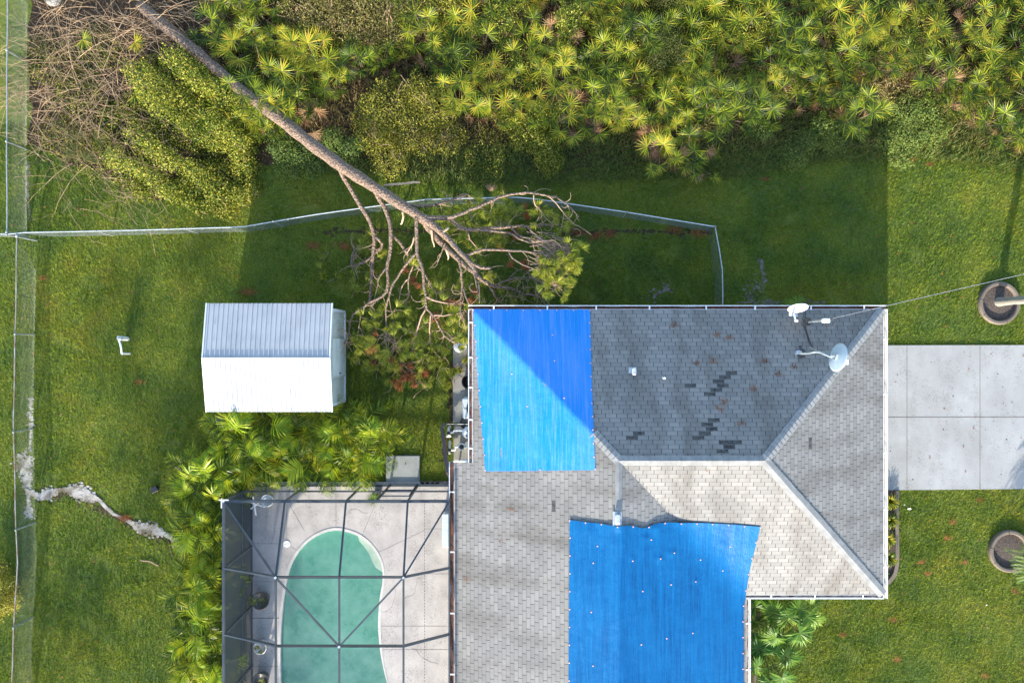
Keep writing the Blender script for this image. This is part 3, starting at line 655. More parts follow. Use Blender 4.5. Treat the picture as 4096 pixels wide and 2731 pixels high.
for i in range(9): b.box((wx1 + .056, (dy0 + dy1) / 2, .2 + i * .2), (.012, dy1 - dy0 - .06, .05))
b.build('door_rib', M['shedwall'], d_)
b = MB(); b.box((wx1 + .07, dy0 + .12, 1.0), (.03, .04, .14)); b.build('handle', M['black'], d_)
b = MB()
for yy in (wy0, wy1): b.box((wx1 + .01, yy, 1.08), (.07, .09, 2.1))
b.box((wx1 + .03, sym, .05), (.05, wy1 - wy0, .09)); b.build('corner_trim', M['plastic_white'], sh)

# ---------------------------------------------------------------- chain link fences
def fence(name, label, top, zt=1.12, rail='galv', posts=None, rusty=False):
    P = [W(x, y, zt) for x, y in top]; P = [Vector((p.x, p.y, 0)) for p in P]
    t = thing(name, label, 'fence', (P[0].x, P[0].y, 0)); L = [0]
    for a_, c_ in zip(P[:-1], P[1:]): L.append(L[-1] + (c_ - a_).length)
    def at(s_):
        for i in range(len(P) - 1):
            if s_ <= L[i + 1] or i == len(P) - 2: return P[i].lerp(P[i + 1], (s_ - L[i]) / (L[i + 1] - L[i]))
    n_ = max(2, int(L[-1] / .6)); b = MB()
    b.tube([at(L[-1] * i / n_) + Vector((0, 0, zt + .012 * math.sin(i * 1.3))) for i in range(n_ + 1)], .021, 8); b.build('top_rail', M[rail], t)
    ps = posts if posts is not None else [i * L[-1] / max(1, round(L[-1] / 3.05)) for i in range(max(1, round(L[-1] / 3.05)) + 1)]
    for s_ in ps:
        p = at(s_); b = MB(); r_ = .036 if s_ in (ps[0], ps[-1]) else .024; b.tube([p, p + Vector((0, 0, zt + .02))], r_, 10); b.lathe(p + Vector((0, 0, zt + .02)), [(r_ + .008, 0), (r_ + .008, .03), (.01, .06), (.001, .06)], 10); b.build('post', M['galv'], t)
    # woven wire: two families of diagonal strands as thin wire prisms
    V = []; F = []; g = .072; r_ = .0015; hh = zt - .04
    ns = int((L[-1] + hh) / g)
    for fam in (1, -1):
        for i in range(ns):
            s0 = i * g - (hh if fam == 1 else 0); s1 = s0 + hh
            za, zb = (0.03, hh + .03) if fam == 1 else (hh + .03, .03)
            lo_, hi_ = max(s0, 0), min(s1, L[-1])
            if hi_ - lo_ < .02: continue
            ta, tb = (lo_ - s0) / hh, (hi_ - s0) / hh; m_ = 3
            prev = None
            for j in range(m_ + 1):
                tt = ta + (tb - ta) * j / m_; p = at(s0 + hh * tt) + Vector((0, 0, za + (zb - za) * tt)); q_ = len(V)
                V += [(p.x - r_, p.y - r_, p.z), (p.x + r_, p.y, p.z), (p.x - r_ * .2, p.y + r_, p.z + r_)]
                if prev is not None:
                    for a_ in range(3): F.append((prev + a_, prev + (a_ + 1) % 3, q_ + (a_ + 1) % 3, q_ + a_))
                prev = q_
    npmesh('wire_mesh', V, F, M['wire'], t)
    return t
fence('chain_link_fence', 'chain link fence along the left edge beside the dead brush, ending at the corner', [(31, -160), (30, 0), (27, 500), (28, 930)])
fence('chain_link_fence', 'long chain link fence at the left of the lawn running past the sandy patch', [(68, 945), (62, 1298), (54, 1668), (62, 2040), (70, 2260), (52, 2560), (44, 2900)], rail='rust_rail')
fence('chain_link_fence', 'chain link fence crossing the yard below the fallen pine trunk', [(28, 937), (60, 931), (500, 922), (969, 908), (1294, 853), (1709, 797), (2091, 789), (2272, 815), (2469, 843), (2860, 907)])
fence('fence_panel', 'short chain link return from the yard corner to the north wall', [(2860, 907), (2877, 1000), (2891, 1094), (2891, 1250)])
fence('fence_panel', 'stub of neighbouring chain link fence leaving the left corner', [(-260, 921), (-20, 932), (28, 937)])

# ---------------------------------------------------------------- small yard things
b0 = W(510, 1355, 0)
t = thing('water_pipe', 'white standpipe with a bent outlet arm standing alone on the lawn', 'pipe', tuple(b0))
b = MB(); b.tube([b0, W(476, 1352, .72)], .075, 14); b.build('post', M['plastic_white'], t)
b = MB(); b.tube(smoothpts([W(476, 1358, .72), W(484, 1385, .70), W(487, 1414, .62)], 1) + [W(519, 1414, .05)], .034, 10); b.build('bent_arm', M['plastic_white'], t)
b = MB(); b.box(W(479, 1353, .76), (.16, .10, .06), bev=.02); b.build('valve_cap', M['galv'], t)
def slabbox(name, px0, py0, px1, py1, h, mat, label=None, cat=None, bev=.02):
    p, q_ = W(px0, py1), W(px1, py0); b = MB(); b.box(((p.x + q_.x) / 2, (p.y + q_.y) / 2, h / 2 - .02), (q_.x - p.x, q_.y - p.y, h + .04), bev=bev); o = b.build(name, M[mat])
    if label: tag(o, label, cat)
    else: o['kind'] = 'structure'
    return o
slabbox('concrete_slab', 1545, 1820, 1680, 1934, .09, 'slab', 'mossy grey concrete slab at the cage door', 'slab')
slabbox('concrete_pad', 1812, 1380, 1960, 1690, .06, 'pad'); slabbox('equipment_pad', 1815, 1700, 1960, 1840, .08, 'pad')
for i in range(6):
    x = 1682 + i * 20; p = W(x + 9, 1929); b = MB(); b.box((p.x, p.y, .05), (.165, .1, .1), U(-.05, .05), bev=.012); tag(b.build('edging_brick', M['brick']), 'reddish edging brick in the short row north of the pool cage', 'brick', 'bricks in the row above the pool cage')
p = W(1841, 1383, .55); t = thing('pool_tank', 'round white plastic tank lid at the northwest house corner under pine needles', 'tank', (p.x, p.y, 0))
b = MB(); b.lathe((p.x, p.y, 0), [(.2, 0), (.21, .5), (.225, .53), (.23, .55), (.20, .575), (.1, .59), (.001, .59)], 32); b.build('tank_body', M['plastic_white'], t, True)
for dx, dy in ((-.03, .02), (.11, -.03)):
    b = MB(); b.lathe((p.x + dx, p.y + dy, .585), [(.022, 0), (.022, .012), (.001, .012)], 10); b.build('lid_hole', M['hole'], t)
p = W(1877, 1526, .3); b = MB(); b.lathe((p.x, p.y, 0.05), [(.17, 0), (.24, .34), (.26, .36), (.23, .36), (.2, .1), (.001, .1)], 32); tag(b.build('plant_tub', M['black'], None, True), 'empty black tub on the pad below the west gutter', 'tub')
p = W(1892, 1632, .6); t = thing('air_conditioner', 'pale grey condenser unit with round fan grille partly under the west eave', 'air conditioner', (p.x, p.y, 0))
b = MB(); b.box((p.x, p.y, .36), (.72, .74, .62), bev=.06); b.build('cabinet', M['plastic_grey'], t)
b = MB(); b.lathe((p.x + .08, p.y, .672), [(.30, 0), (.30, .025), (.26, .03), (.25, .006), (.001, .006)], 36); b.build('fan_guard', M['black'], t)
b = MB()
for i in range(8):
    a = i * math.pi / 4 + .2; b.bar((p.x + .08, p.y, .69), (p.x + .08 + .27 * math.cos(a), p.y + .27 * math.sin(a), .69), .012, .01)
b.build('guard_rib', M['galv'], t)
def arc(cx, cy, cz, r, a0, a1, n=12): return [Vector((cx + r * math.cos(a0 + (a1 - a0) * i / n), cy + r * math.sin(a0 + (a1 - a0) * i / n), cz)) for i in range(n + 1)]
p = W(1868, 1690, .1); b = MB()
for r_ in (.20, .17, .23): b.tube(arc(p.x, p.y, .12, r_, R(100), R(280)), .018, 7)
tag(b.build('garden_hose', M['black']), 'black hose coiled below the condenser unit', 'hose')
# pool filter, pump and pipes
qx = lambda x, y, z: W(1740 + x / 5.228, 1620 + y / 5.228, z)
p = qx(690, 580, .75); t = thing('pool_filter', 'white domed pool filter with pipe manifold under the west eave', 'pool filter', (p.x, p.y, 0))
b = MB(); b.lathe((p.x, p.y, 0.08), [(.17, 0), (.185, .1), (.185, .55), (.2, .58), (.2, .62), (.17, .67), (.08, .69), (.001, .69)], 28); b.build('tank', M['plastic_white'], t, True)
for dx, dy in ((-.03, .06), (-.06, -.11)):
    b = MB(); b.lathe((p.x + dx, p.y + dy, .76), [(.03, 0), (.03, .03), (.001, .03)], 12); b.build('cap', M['black'], t)
b = MB(); b.tube([qx(590, 530, .5), qx(400, 530, .5), qx(375, 570, .45), qx(330, 575, .4), qx(285, 580, .4)], .036, 10); b.tube([qx(305, 450, .1), qx(285, 500, .3), qx(285, 580, .35), qx(290, 640, .3)], .042, 10); b.tube([qx(245, 650, .3), qx(335, 640, .3)], .05, 10); b.build('pipe', M['plastic_white'], t)
b = MB(); b.lathe(qx(288, 580, .38), [(.06, 0), (.06, .08), (.02, .1), (.001, .1)], 14); b.build('valve', M['black'], t)
p = qx(555, 870, .35); t = thing('pool_pump', 'pool pump with round strainer lid next to the white filter', 'pump', (p.x, p.y, 0))
b = MB(); b.lathe((p.x, p.y, .08), [(.10, 0), (.11, .2), (.125, .25), (.115, .28), (.08, .28)], 18); b.tube([(p.x, p.y, .22), (p.x + .5, p.y + .05, .22)], .09, 14); b.build('housing', M['plastic_grey'], t)
b = MB(); b.lathe((p.x, p.y, .365), [(.082, 0), (.05, .012), (.001, .014)], 18); b.build('strainer_lid', M['black'], t)
b = MB(); b.tube([qx(500, 870, .25), qx(430, 870, .25), qx(420, 935, .25), qx(330, 940, .25)], .036, 10); b.tube([qx(310, 750, .1), qx(308, 900, .25), qx(308, 1020, .3)], .042, 10); b.build('pipe', M['plastic_white'], t)
b = MB(); b.lathe(qx(305, 935, .28), [(.06, 0), (.06, .07), (.001, .09)], 14); b.build('valve', M['black'], t)
b = MB(); b.tube([qx(190, 440, .85), qx(260, 395, .85), qx(700, 395, .85)], .012, 6); t = b.build('conduit', M['galv']); tag(t, 'thin grey conduit with a black box reaching out from the west wall', 'conduit')
b = MB(); b.box(qx(188, 410, .85), (.09, .17, .12), bev=.015); b.build('junction_box', M['black'], t)
b = MB(); b.bar(qx(145, 440, .25), qx(262, 1410, .95), .115, .09); b.tube(smoothpts([qx(262, 1400, .95), qx(272, 1460, .95), qx(330, 1500, 1.0)], 1), .06, 8); tag(b.build('downspout', M['brownmetal']), 'brown downspout leaning beside the pool equipment', 'downspout')
b = MB(); p = qx(640, 1190, .9); b.box(p, (.25, .16, .4), bev=.02); tag(b.build('electric_box', M['plastic_grey']), 'grey electrical box where the west gutter ends', 'box')

# ---------------------------------------------------------------- pool cage
gx = [-9.01, -7.1, -5.19, -3.26, -1.96]; gy = [-4.99, -7.08, -9.15, -11.2, -13.3]; ZL, ZH = 2.8, 3.77
def nz_(i, j): return ZL if (i in (0, 4) or j == 0) else ZH
def nd(i, j, dz=0): return Vector((gx[i], gy[j], nz_(i, j) + dz))
cg = thing('pool_cage', 'dark aluminium screen enclosure over the swimming pool', 'pool cage', (-5.2, -9, 0))
for j in range(1, 5):
    for i in range(4):
        b = MB(); b.bar(nd(i, j, -.03), nd(i + 1, j, -.03), .045, .13); b.build('roof_beam', M['frame'], cg)
for i in range(1, 4):
    for j in range(4): b = MB(); b.bar(nd(i, j), nd(i, j + 1), .055, .06); b.build('purlin', M['frame'], cg)
for j in range(4): b = MB(); b.bar(nd(0, j), nd(0, j + 1), .08, .10); b.build('eave_beam', M['frame'], cg)
for i in range(4): b = MB(); b.bar(nd(i, 0), nd(i + 1, 0), .08, .10); b.build('eave_beam', M['frame'], cg)
b = MB(); b.bar(nd(4, 0), nd(4, 4), .05, .08); b.build('house_beam', M['frame'], cg)
for a_, c_ in (((0, 0), (1, 1)), ((4, 0), (3, 1)), ((1, 1), (2, 2)), ((3, 1), (2, 2)), ((0, 4), (1, 3)), ((4, 4), (3, 3))):
    b = MB(); b.bar(nd(*a_, .012), nd(*c_, .012), .05, .05); b.build('diagonal_brace', M['frame'], cg)
for j in range(5): b = MB(); b.bar((gx[0], gy[j], ZD), (gx[0], gy[j], ZL), .055, .09); b.build('post', M['frame'], cg)
for x in (gx[1], gx[2], -4.24, gx[3], gx[4]): b = MB(); b.bar((x, gy[0], ZD), (x, gy[0], ZL), .055, .055); b.build('post', M['frame'], cg)
for z_ in (1.15, ZD + .04):
    b = MB(); b.bar((gx[0], gy[0], z_), (gx[0], gy[4], z_), .05, .05); b.build('wall_rail', M['frame'], cg); b = MB(); b.bar((gx[0], gy[0], z_), (gx[4], gy[0], z_), .05, .05); b.build('wall_rail', M['frame'], cg)
for j in range(1, 4): b = MB(); b.bar((gx[0], gy[j], ZD + .1), (gx[0], gy[j] + (.9 if j < 3 else .9), 1.15), .04, .04); b.build('diagonal_brace', M['frame'], cg)
b = MB(); b.box((-3.75, gy[0] + .04, 1.1), (.95, .03, 1.98)); dr = None
b = MB(); xs = (-4.2, -3.3)
for x in xs: b.bar((x, gy[0] + .03, ZD), (x, gy[0] + .03, 2.1), .06, .03)
for z_ in (ZD + .05, 1.1, 2.1): b.bar((xs[0], gy[0] + .03, z_), (xs[1], gy[0] + .03, z_), .03, .06)
b.build('screen_door', M['frame'], cg)
def pan(pts, m='screen', nm='screen_panel'):
    b = MB(); b.face(pts); b.build(nm, M[m], cg)
for i in range(4):
    for j in range(4):
        q4 = [nd(i, j, .035), nd(i + 1, j, .035), nd(i + 1, j + 1, .035), nd(i, j + 1, .035)]
        if (i in (0, 3)) and j == 0: pan([q4[0], q4[1], q4[2]] if i == 0 else [q4[0], q4[1], q4[3]]); pan([q4[0], q4[2], q4[3]] if i == 0 else [q4[1], q4[2], q4[3]])
        else: pan(q4)
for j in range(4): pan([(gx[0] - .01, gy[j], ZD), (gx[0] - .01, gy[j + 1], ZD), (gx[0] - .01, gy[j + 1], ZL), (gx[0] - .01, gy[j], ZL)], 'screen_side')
for i in range(4): pan([(gx[i], gy[0] + .01, ZD), (gx[i + 1], gy[0] + .01, ZD), (gx[i + 1], gy[0] + .01, ZL), (gx[i], gy[0] + .01, ZL)])
for i, j in ((1, 1), (3, 1), (2, 2), (0, 0)):
    b = MB(); b.box(nd(i, j, .045), (.07, .06, .015), R(45)); b.build('joint_plate', M['chrome'], cg)
b = MB(); p = nd(0, 0); b.box(p + Vector((.02, .05, .06)), (.3, .03, .03)); b.box(p + Vector((-.05, -.05, .06)), (.03, .3, .03)); b.build('corner_bracket', M['white'], cg)
# things inside the cage
b = MB(); p = cp(617, 578, ZD + .006); b.lathe(p, [(.118, 0), (.118, .01), (.001, .012)], 28); t = b.build('skimmer_lid', M['plastic_white']); tag(t, 'round white skimmer lid set in the deck beside the pool', 'lid')
for dx in (-.05, .05): b = MB(); b.lathe(p + Vector((dx, .012 * (1 if dx > 0 else -1), .012)), [(.016, 0), (.016, .006), (.001, .006)], 10); b.build('finger_hole', M['hole'], t)
p0 = cp(1742, 390, .0); p1 = cp(1782, 640, 0); b = MB(); xm = -2.05; b.box((xm, (p0.y + p1.y) / 2 + .3, .33), (.62, (p0.y - p1.y) * .92, .46), bev=.05); t = b.build('deck_box', M['plastic_grey']); tag(t, 'pale grey storage bench against the house wall on the pool deck', 'bench')
b = MB(); b.box((xm, (p0.y + p1.y) / 2 + .3, .585), (.66, (p0.y - p1.y) * .94, .05), bev=.02); b.build('lid', M['plastic_grey'], t)
b = MB(); cxy = lambda x, y, z: W(880 + x / 6.272, 1950 + y / 6.272, z)
b.tube([cxy(830, 215, .9), cxy(850, 440, .7)], .026, 8); b.tube([cxy(855, 440, .7), cxy(905, 690, .65)], .026, 8); b.tube([cxy(775, 525, .55), cxy(1155, 235, .95)], .026, 8); b.tube([cxy(920, 415, .8), cxy(1130, 485, .85)], .024, 8); b.tube([cxy(780, 375, .7), cxy(920, 415, .7)], .024, 8); b.tube([cxy(850, 430, ZD), cxy(855, 440, .75)], .03, 8)
tag(b.build('white_rack', M['plastic_white']), 'white tubular rack standing in the top left corner of the cage', 'rack')
p = cxy(1195, 310, .3); b = MB(); b.lathe((p.x, p.y, ZD), [(.14, 0), (.20, .25), (.22, .27), (.19, .27), (.15, .05), (.001, .05)], 24); tag(b.build('white_bowl', M['plastic_white'], None, True), 'round cream bowl on the deck beside the white rack', 'bowl')

# ---------------------------------------------------------------- plants: builders
def basis(f, up):
    f = Vector(f).normalized(); up = Vector(up); s = f.cross(up); s = s.normalized() if s.length > 1e-4 else f.orthogonal().normalized(); return f, s, s.cross(f)
def fan(b, o, f, up, rad, nleaf=20, span=R(300), w_=.03, cup=.15, web=0.0, droop=.0):
    f, s, n_ = basis(f, up); o = Vector(o)
    for i in range(nleaf):
        a = -span / 2 + span * i / (nleaf - 1) + U(-.04, .04); L = rad * (.78 + .22 * math.cos(a / 2)) * U(.88, 1.05)
        d = f * math.cos(a) + s * math.sin(a); d = (d + n_ * (cup + U(-.1, .1))).normalized(); t = d.cross(n_).normalized()
        m = o + d * L * .5; tip = o + d * L - Vector((0, 0, droop * L * U(.5, 1.5))); w2 = w_ * (1 + web)
        lift = n_ * w2 * .45
        b.add([o + t * .004, o - t * .004, m - t * w2 - lift * .5, m + lift * .5, m + t * w2 - lift * .5, tip], [(1, 2, 3), (0, 3, 4), (0, 1, 3), (2, 5, 3), (3, 5, 4)])
def frond(b, rb, o, az, L, rise, droop, ll, lw=.016, n=22, vee=.35, z0=0.0, curl=0):
    o = Vector(o); pts = []
    for i in range(13):
        t = i / 12; r_ = L * (t * math.cos(rise) * (1 - .12 * t)); z_ = L * (t * math.sin(rise) - droop * t * t); a = az + curl * t * t
        pts.append(o + Vector((math.cos(a) * r_, math.sin(a) * r_, z_)))
    rb.tube(pts, [.014 * (1 - .8 * i / 12) + .002 for i in range(13)], 4, False)
    for i in range(n):
        t = .16 + .84 * i / (n - 1); x = t * 12; k_ = min(int(x), 11); p = pts[k_].lerp(pts[k_ + 1], x - k_); tg = (pts[k_ + 1] - pts[k_]).normalized()
        sd = tg.cross(Vector((0, 0, 1))); sd = sd.normalized() if sd.length > .05 else Vector((math.sin(az), -math.cos(az), 0)); up = sd.cross(tg)
        l_ = ll * (math.sin(math.pi * (.18 + .78 * t)) ** .7) * U(.9, 1.06)
        for sg in (1, -1):
            d = (tg * (.45 + .35 * t) + sd * sg * (.85 - .3 * t) + up * (vee + U(-.12, .12))).normalized(); wv = tg * lw
            m = p + d * l_ * .55; tip = p + d * l_ - Vector((0, 0, l_ * .22 * U(.3, 1.6)))
            b.add([p - wv * .5, p + wv * .5, m + wv, tip, m - wv], [(0, 1, 2, 4), (4, 2, 3)])
def leafV(P, D, size, aspect=.5):
    """rhombic leaves at points P with normals D"""
    n = len(P); a = rng.normal(size=(n, 3)); t = np.cross(D, a); t /= np.linalg.norm(t, axis=1)[:, None] + 1e-9; s = np.cross(D, t)
    L = size * rng.uniform(.6, 1.25, (n, 1)); V = np.stack([P - t * L * .5, P + s * L * aspect * .5 + D * L * .1, P + t * L * .5, P - s * L * aspect * .5 + D * L * .1], 1).reshape(-1, 3)
    return V, np.arange(4 * n).reshape(n, 4)
def cloud(blobs, n, up=.5):
    """points spread over lumpy ellipsoids: mostly near the skin, some inside"""
    bl = np.array([(x, y, z, rx, ry, rz_) for x, y, z, rx, ry, rz_ in blobs]); wgt = bl[:, 3] * bl[:, 4]; idx = rng.choice(len(bl), n, p=wgt / wgt.sum())
    d = rng.normal(size=(n, 3)); d /= np.linalg.norm(d, axis=1)[:, None]; d[:, 2] = np.where(rng.random(n) < .8, np.abs(d[:, 2]), d[:, 2])
    r = rng.uniform(.25, 1.0, n) ** .45; lump = 1 + .25 * np.sin(d[:, 0] * 7 + idx) * np.cos(d[:, 1] * 6 + idx * 2)
    P = bl[idx, :3] + d * bl[idx, 3:6] * (r * lump)[:, None] + rng.normal(scale=.05, size=(n, 3)); P[:, 2] = np.maximum(P[:, 2], .03)
    D = d * .6 + rng.normal(scale=.55, size=(n, 3)) + np.array([0, -.12, up]); D /= np.linalg.norm(D, axis=1)[:, None]
    return P, D
def shrub(name, label, cat, blobs_px, n, size, mat, aspect=.5, group=None, twigs=30, twmat='stem', kind=None, up=.5):
    """blobs_px: (px, py, z, radius_px, height)"""
    bl = []
    for x, y, z, r_, h in blobs_px:
        p = W(x, y, z); rm = r_ / S; bl.append((p.x, p.y, z, rm, rm, h))
    c_ = Vector((sum(q_[0] for q_ in bl) / len(bl), sum(q_[1] for q_ in bl) / len(bl), 0)); P, D = cloud(bl, n, up); V, F = leafV(P, D, size, aspect)
    if kind:
        o = npmesh(name, V, F, M[mat]); o['kind'] = kind; return o
    t = thing(name, label, cat, tuple(c_), group); npmesh('foliage', V, F, M[mat], t); b = MB()
    for i in range(twigs):
        q_ = bl[random.randrange(len(bl))]; e = Vector((q_[0] + U(-.8, .8) * q_[3], q_[1] + U(-.8, .8) * q_[4], q_[2] + q_[5] * U(.3, 1.02))); s_ = Vector((q_[0] + U(-.2, .2), q_[1] + U(-.2, .2), 0))
        m = s_.lerp(e, .5) + Vector((U(-.15, .15), U(-.15, .15), U(0, .2))); b.tube(smoothpts([s_, m, e], 1), [.02, .016, .012, .01, .008, .006], 4, False)
    if twigs: b.build('stems', M[twmat], t)
    return t
def dupe(t, loc, rz_, sc, label=None, cat=None, group=None):
    r_ = t.copy(); C.objects.link(r_); r_.location = loc; r_.rotation_euler = (0, 0, rz_); r_.scale = (sc, sc, sc)
    for kk, vv in (('label', label), ('category', cat), ('group', group)):
        if vv: r_[kk] = vv
    for ch in t.children:
        c_ = ch.copy(); C.objects.link(c_); c_.parent = r_
    return r_

# ---------------------------------------------------------------- saw palmettos
def make_palmetto(kind, mat, nf, tall):
    t = thing('saw_palmetto', 'x', 'palmetto'); b = MB(); sb = MB()
    for i in range(nf):
        az = 2 * math.pi * i / nf + U(-.5, .5); ln = U(.2, .72) if i else .12; h = U(.55, 1.0) * tall if i else tall * 1.05
        e = Vector((math.cos(az) * ln, math.sin(az) * ln, h)); sb.tube(smoothpts([Vector((0, 0, 0)), Vector((math.cos(az) * ln * .4, math.sin(az) * ln * .4, h * .7)), e], 1), .011, 4, False)
        out = Vector((math.cos(az), math.sin(az), U(-.1, .55))); up = Vector((-math.cos(az) * .4 + U(-.6, .6), -math.sin(az) * .4 + U(-.6, .6), 1))
        fan(b, e, out, up, U(.32, .52), random.choice((15, 18, 20)), R(U(190, 320)), .0165, U(-.1, .4))
    sb.tube([(0, 0, 0), (.1, .05, .12), (.25, .1, .16)], .06, 7)
    b.build('fronds', M[mat], t); sb.build('stem', M['stem'], t)
    if kind == 'green':
        db = MB()
        for i in range(2): az = U(0, 6.28); fan(db, (math.cos(az) * .4, math.sin(az) * .4, .3), (math.cos(az), math.sin(az), -.5), (U(-.3, .3), U(-.3, .3), 1), .36, 13, R(260), .014, .3)
        db.build('dead_fronds', M['palmetto_dead'], t)
    return t
protos = {'green': [make_palmetto('green', 'palmetto', n_, h) for n_, h in ((10, 1.25), (8, 1.0), (11, 1.4), (7, .85), (9, 1.15), (6, .7))], 'yellow': [make_palmetto('yellow', 'palmetto_gold', 4, .8)], 'dead': [make_palmetto('dead', 'palmetto_dead', 4, .6)]}
used = set()
lim = [(820, 60), (870, 330), (1000, 455), (1100, 440), (1250, 450), (1480, 430), (1560, 300), (1700, 230), (1820, 400), (2000, 455), (2300, 470), (2500, 480), (2650, 580), (2800, 620), (2880, 470), (3100, 430), (3250, 370), (3400, 440), (3500, 400), (3620, 300), (3750, 360), (3880, 420), (4000, 500), (4096, 540), (4400, 540)]
def ylim(x): return lerp_poly(lim, x)
holes = [(1330, 60, 300, 130), (1750, 20, 130, 80), (2660, 205, 90, 85), (2670, 0, 80, 50), (3560, 330, 120, 70), (1560, 450, 260, 190), (2310, 80, 90, 70), (2560, 60, 70, 90), (3930, 60, 110, 50), (3480, 210, 130, 40)]
spots = []
tries = 0
while tries < 60000 and len(spots) < 292:
    tries += 1; x, y = U(830, 4330), U(-170, 640)
    if y > ylim(x) or any(((x - a) / c_) ** 2 + ((y - b_) / d_) ** 2 < 1 for a, b_, c_, d_ in holes): continue
    if abs((x - 600) * .62 - (y - 50) * 1.0) < 55 and x < 1150: continue
    if any((x - a) ** 2 + (y - b_) ** 2 < 67 ** 2 for a, b_, *_ in spots): continue
    q_ = random.random(); kd = 'dead' if q_ < (.17 if y > ylim(x) - 120 else .09) else ('yellow' if q_ < (.24 if y > ylim(x) - 120 else .15) else 'green'); spots.append((x, y, kd))
for x, y in ((900, 360), (870, 440), (1000, 390), (960, 480), (1060, 500), (2640, 600), (2740, 610), (2820, 640), (3390, 430), (3440, 470), (4060, 540)): spots.append((x, y, 'green'))
spots += [(2370, 500, 'dead'), (3420, 300, 'dead')]
def zone(x, y):
    if x < 1130 and y > (x - 560) * .62 + 60: return 'below the fallen trunk at the left'
    if x < 1600: return 'above the fallen trunk, left of the thicket'
    if x < 2450: return 'in the thicket above the pine crown'
    if x < 3200: return 'in the thicket above the house ridge'
    return 'in the thicket at the upper right'
KL = {'green': 'saw palmetto with green fan fronds ', 'yellow': 'yellowing saw palmetto with orange-tipped fans ', 'dead': 'dried brown saw palmetto '}
for x, y, kd in spots:
    pr = random.choice(protos[kd]); p = W(x, y, 1.0); p.z = U(-.05, .12); rr, sc = U(0, 6.28), U(.68, 1.15); lb = KL[kd] + zone(x, y); g_ = kd + ' saw palmettos ' + zone(x, y)
    if id(pr) not in used: used.add(id(pr)); pr.location = p; pr.rotation_euler = (0, 0, rr); pr.scale = (sc,) * 3; tag(pr, lb, 'palmetto', g_)
    else: dupe(pr, p, rr, sc, lb, 'palmetto', g_)

# ---------------------------------------------------------------- areca palms and fan palms
def make_areca(nf, sc, yel):
    t = thing('areca_palm', 'x', 'palm'); b = MB(); rb = MB(); yb = MB()
    for i in range(nf):
        az = 2.4 * i + U(-.4, .4); inner = i / nf; L = U(1.2, 1.75) * sc; z0 = U(.55, 1.2) * sc + .5 * inner; r0 = .28 * (1 - inner)
        o = Vector((math.cos(az) * r0, math.sin(az) * r0, z0)); rb.tube([(o.x * .5, o.y * .5, 0), o], [.03, .018], 5, False)
        tb = yb if i >= nf - yel else b
        frond(tb, rb, o, az, L, R(U(35, 62)) if tb is b else R(U(58, 72)), U(.55, .95), U(.42, .54) * sc, .020 if tb is b else .026, 18, U(.1, .4), curl=U(-.5, .5))
    b.build('fronds', M['areca'], t); rb.build('canes', M['areca'], t)
    if yel: yb.build('new_fronds', M['areca_new'], t)
    return t
ap = [make_areca(9, 1.08, 1), make_areca(8, 1.0, 1), make_areca(10, 1.12, 1), make_areca(9, 1.02, 2)]
asp = [(880, 1690), (985, 1740), (1080, 1690), (1190, 1740), (1270, 1690), (1370, 1720), (1450, 1700), (905, 1800), (1020, 1850), (1130, 1840), (1240, 1850), (1350, 1850), (1440, 1840),
       (770, 1880), (850, 1900), (930, 1900), (765, 1990), (850, 2010), (780, 2100), (860, 2110), (800, 2200), (870, 2230), (790, 2310), (870, 2330), (800, 2410), (870, 2440), (790, 2520), (880, 2550), (760, 2630), (870, 2650), (830, 2740), (900, 2760), (770, 2790), (760, 1930), (770, 2040), (790, 2150), (775, 2260), (765, 2360), (780, 2470), (760, 2570), (745, 2680), (1490, 1760), (950, 1730), (1320, 1770)]
for i, (x, y) in enumerate(asp):
    p = W(x, y, 1.5); p.z = 0; p.x = min(p.x, -9.9) if p.y < -4.6 else p.x; pr = ap[i % 4]; rr, sc = U(0, 6.28), U(.78, .98)
    pl = ('between the shed and the cage' if y < 1870 and x > 830 else 'on the left side of the pool cage')
    lb = ('areca palm with arching feathery fronds ' + pl); g_ = 'areca palms ' + pl
    if i < 4: pr.location = p; pr.rotation_euler = (0, 0, rr); pr.scale = (sc,) * 3; tag(pr, lb, 'palm', g_)
    else: dupe(pr, p, rr, sc, lb, 'palm', g_)
def fanpalm(px, py, z, nf, rad, label, lean=(0, 0)):
    base = W(px, py, z); base.z = 0; t = thing('fan_palm', label, 'palm', tuple(base), None); b = MB(); sb = MB()
    top = base + Vector((0, 0, z * .55)); sb.tube([base, top], [.09, .07], 8)
    for i in range(nf):
        az = 2 * math.pi * i / nf + U(-.35, .35); ln = U(.25, .65) * rad / .6; h = z * U(.75, 1.15); e = top * 0 + Vector((base.x + math.cos(az) * ln, base.y + math.sin(az) * ln, h))
        sb.tube(smoothpts([top, (top + e) / 2 + Vector((0, 0, .15)), e], 1), .014, 5, False)
        fan(b, e, (math.cos(az), math.sin(az), U(-.5, .1)), (U(-.4, .4), -.35 + U(-.3, .3), 1), rad * U(.85, 1.1), 28, R(U(250, 300)), .030, U(-.05, .15), web=.35, droop=.18)
    b.build('fronds', M['fanpalm'], t); sb.build('trunk', M['stem'], t)
fanpalm(3050, 2455, 1.5, 7, .55, 'fan palm tucked in the inner corner of the house under the gutter'); fanpalm(3160, 2500, 2.0, 7, .62, 'tallest pale green fan palm right of the house corner')
fanpalm(3085, 2640, 1.9, 7, .60, 'lower fan palm with drooping tips near the bottom edge'); fanpalm(3215, 2440, 1.1, 6, .5, 'low shaded fan palm on the lawn side below the south gutter')
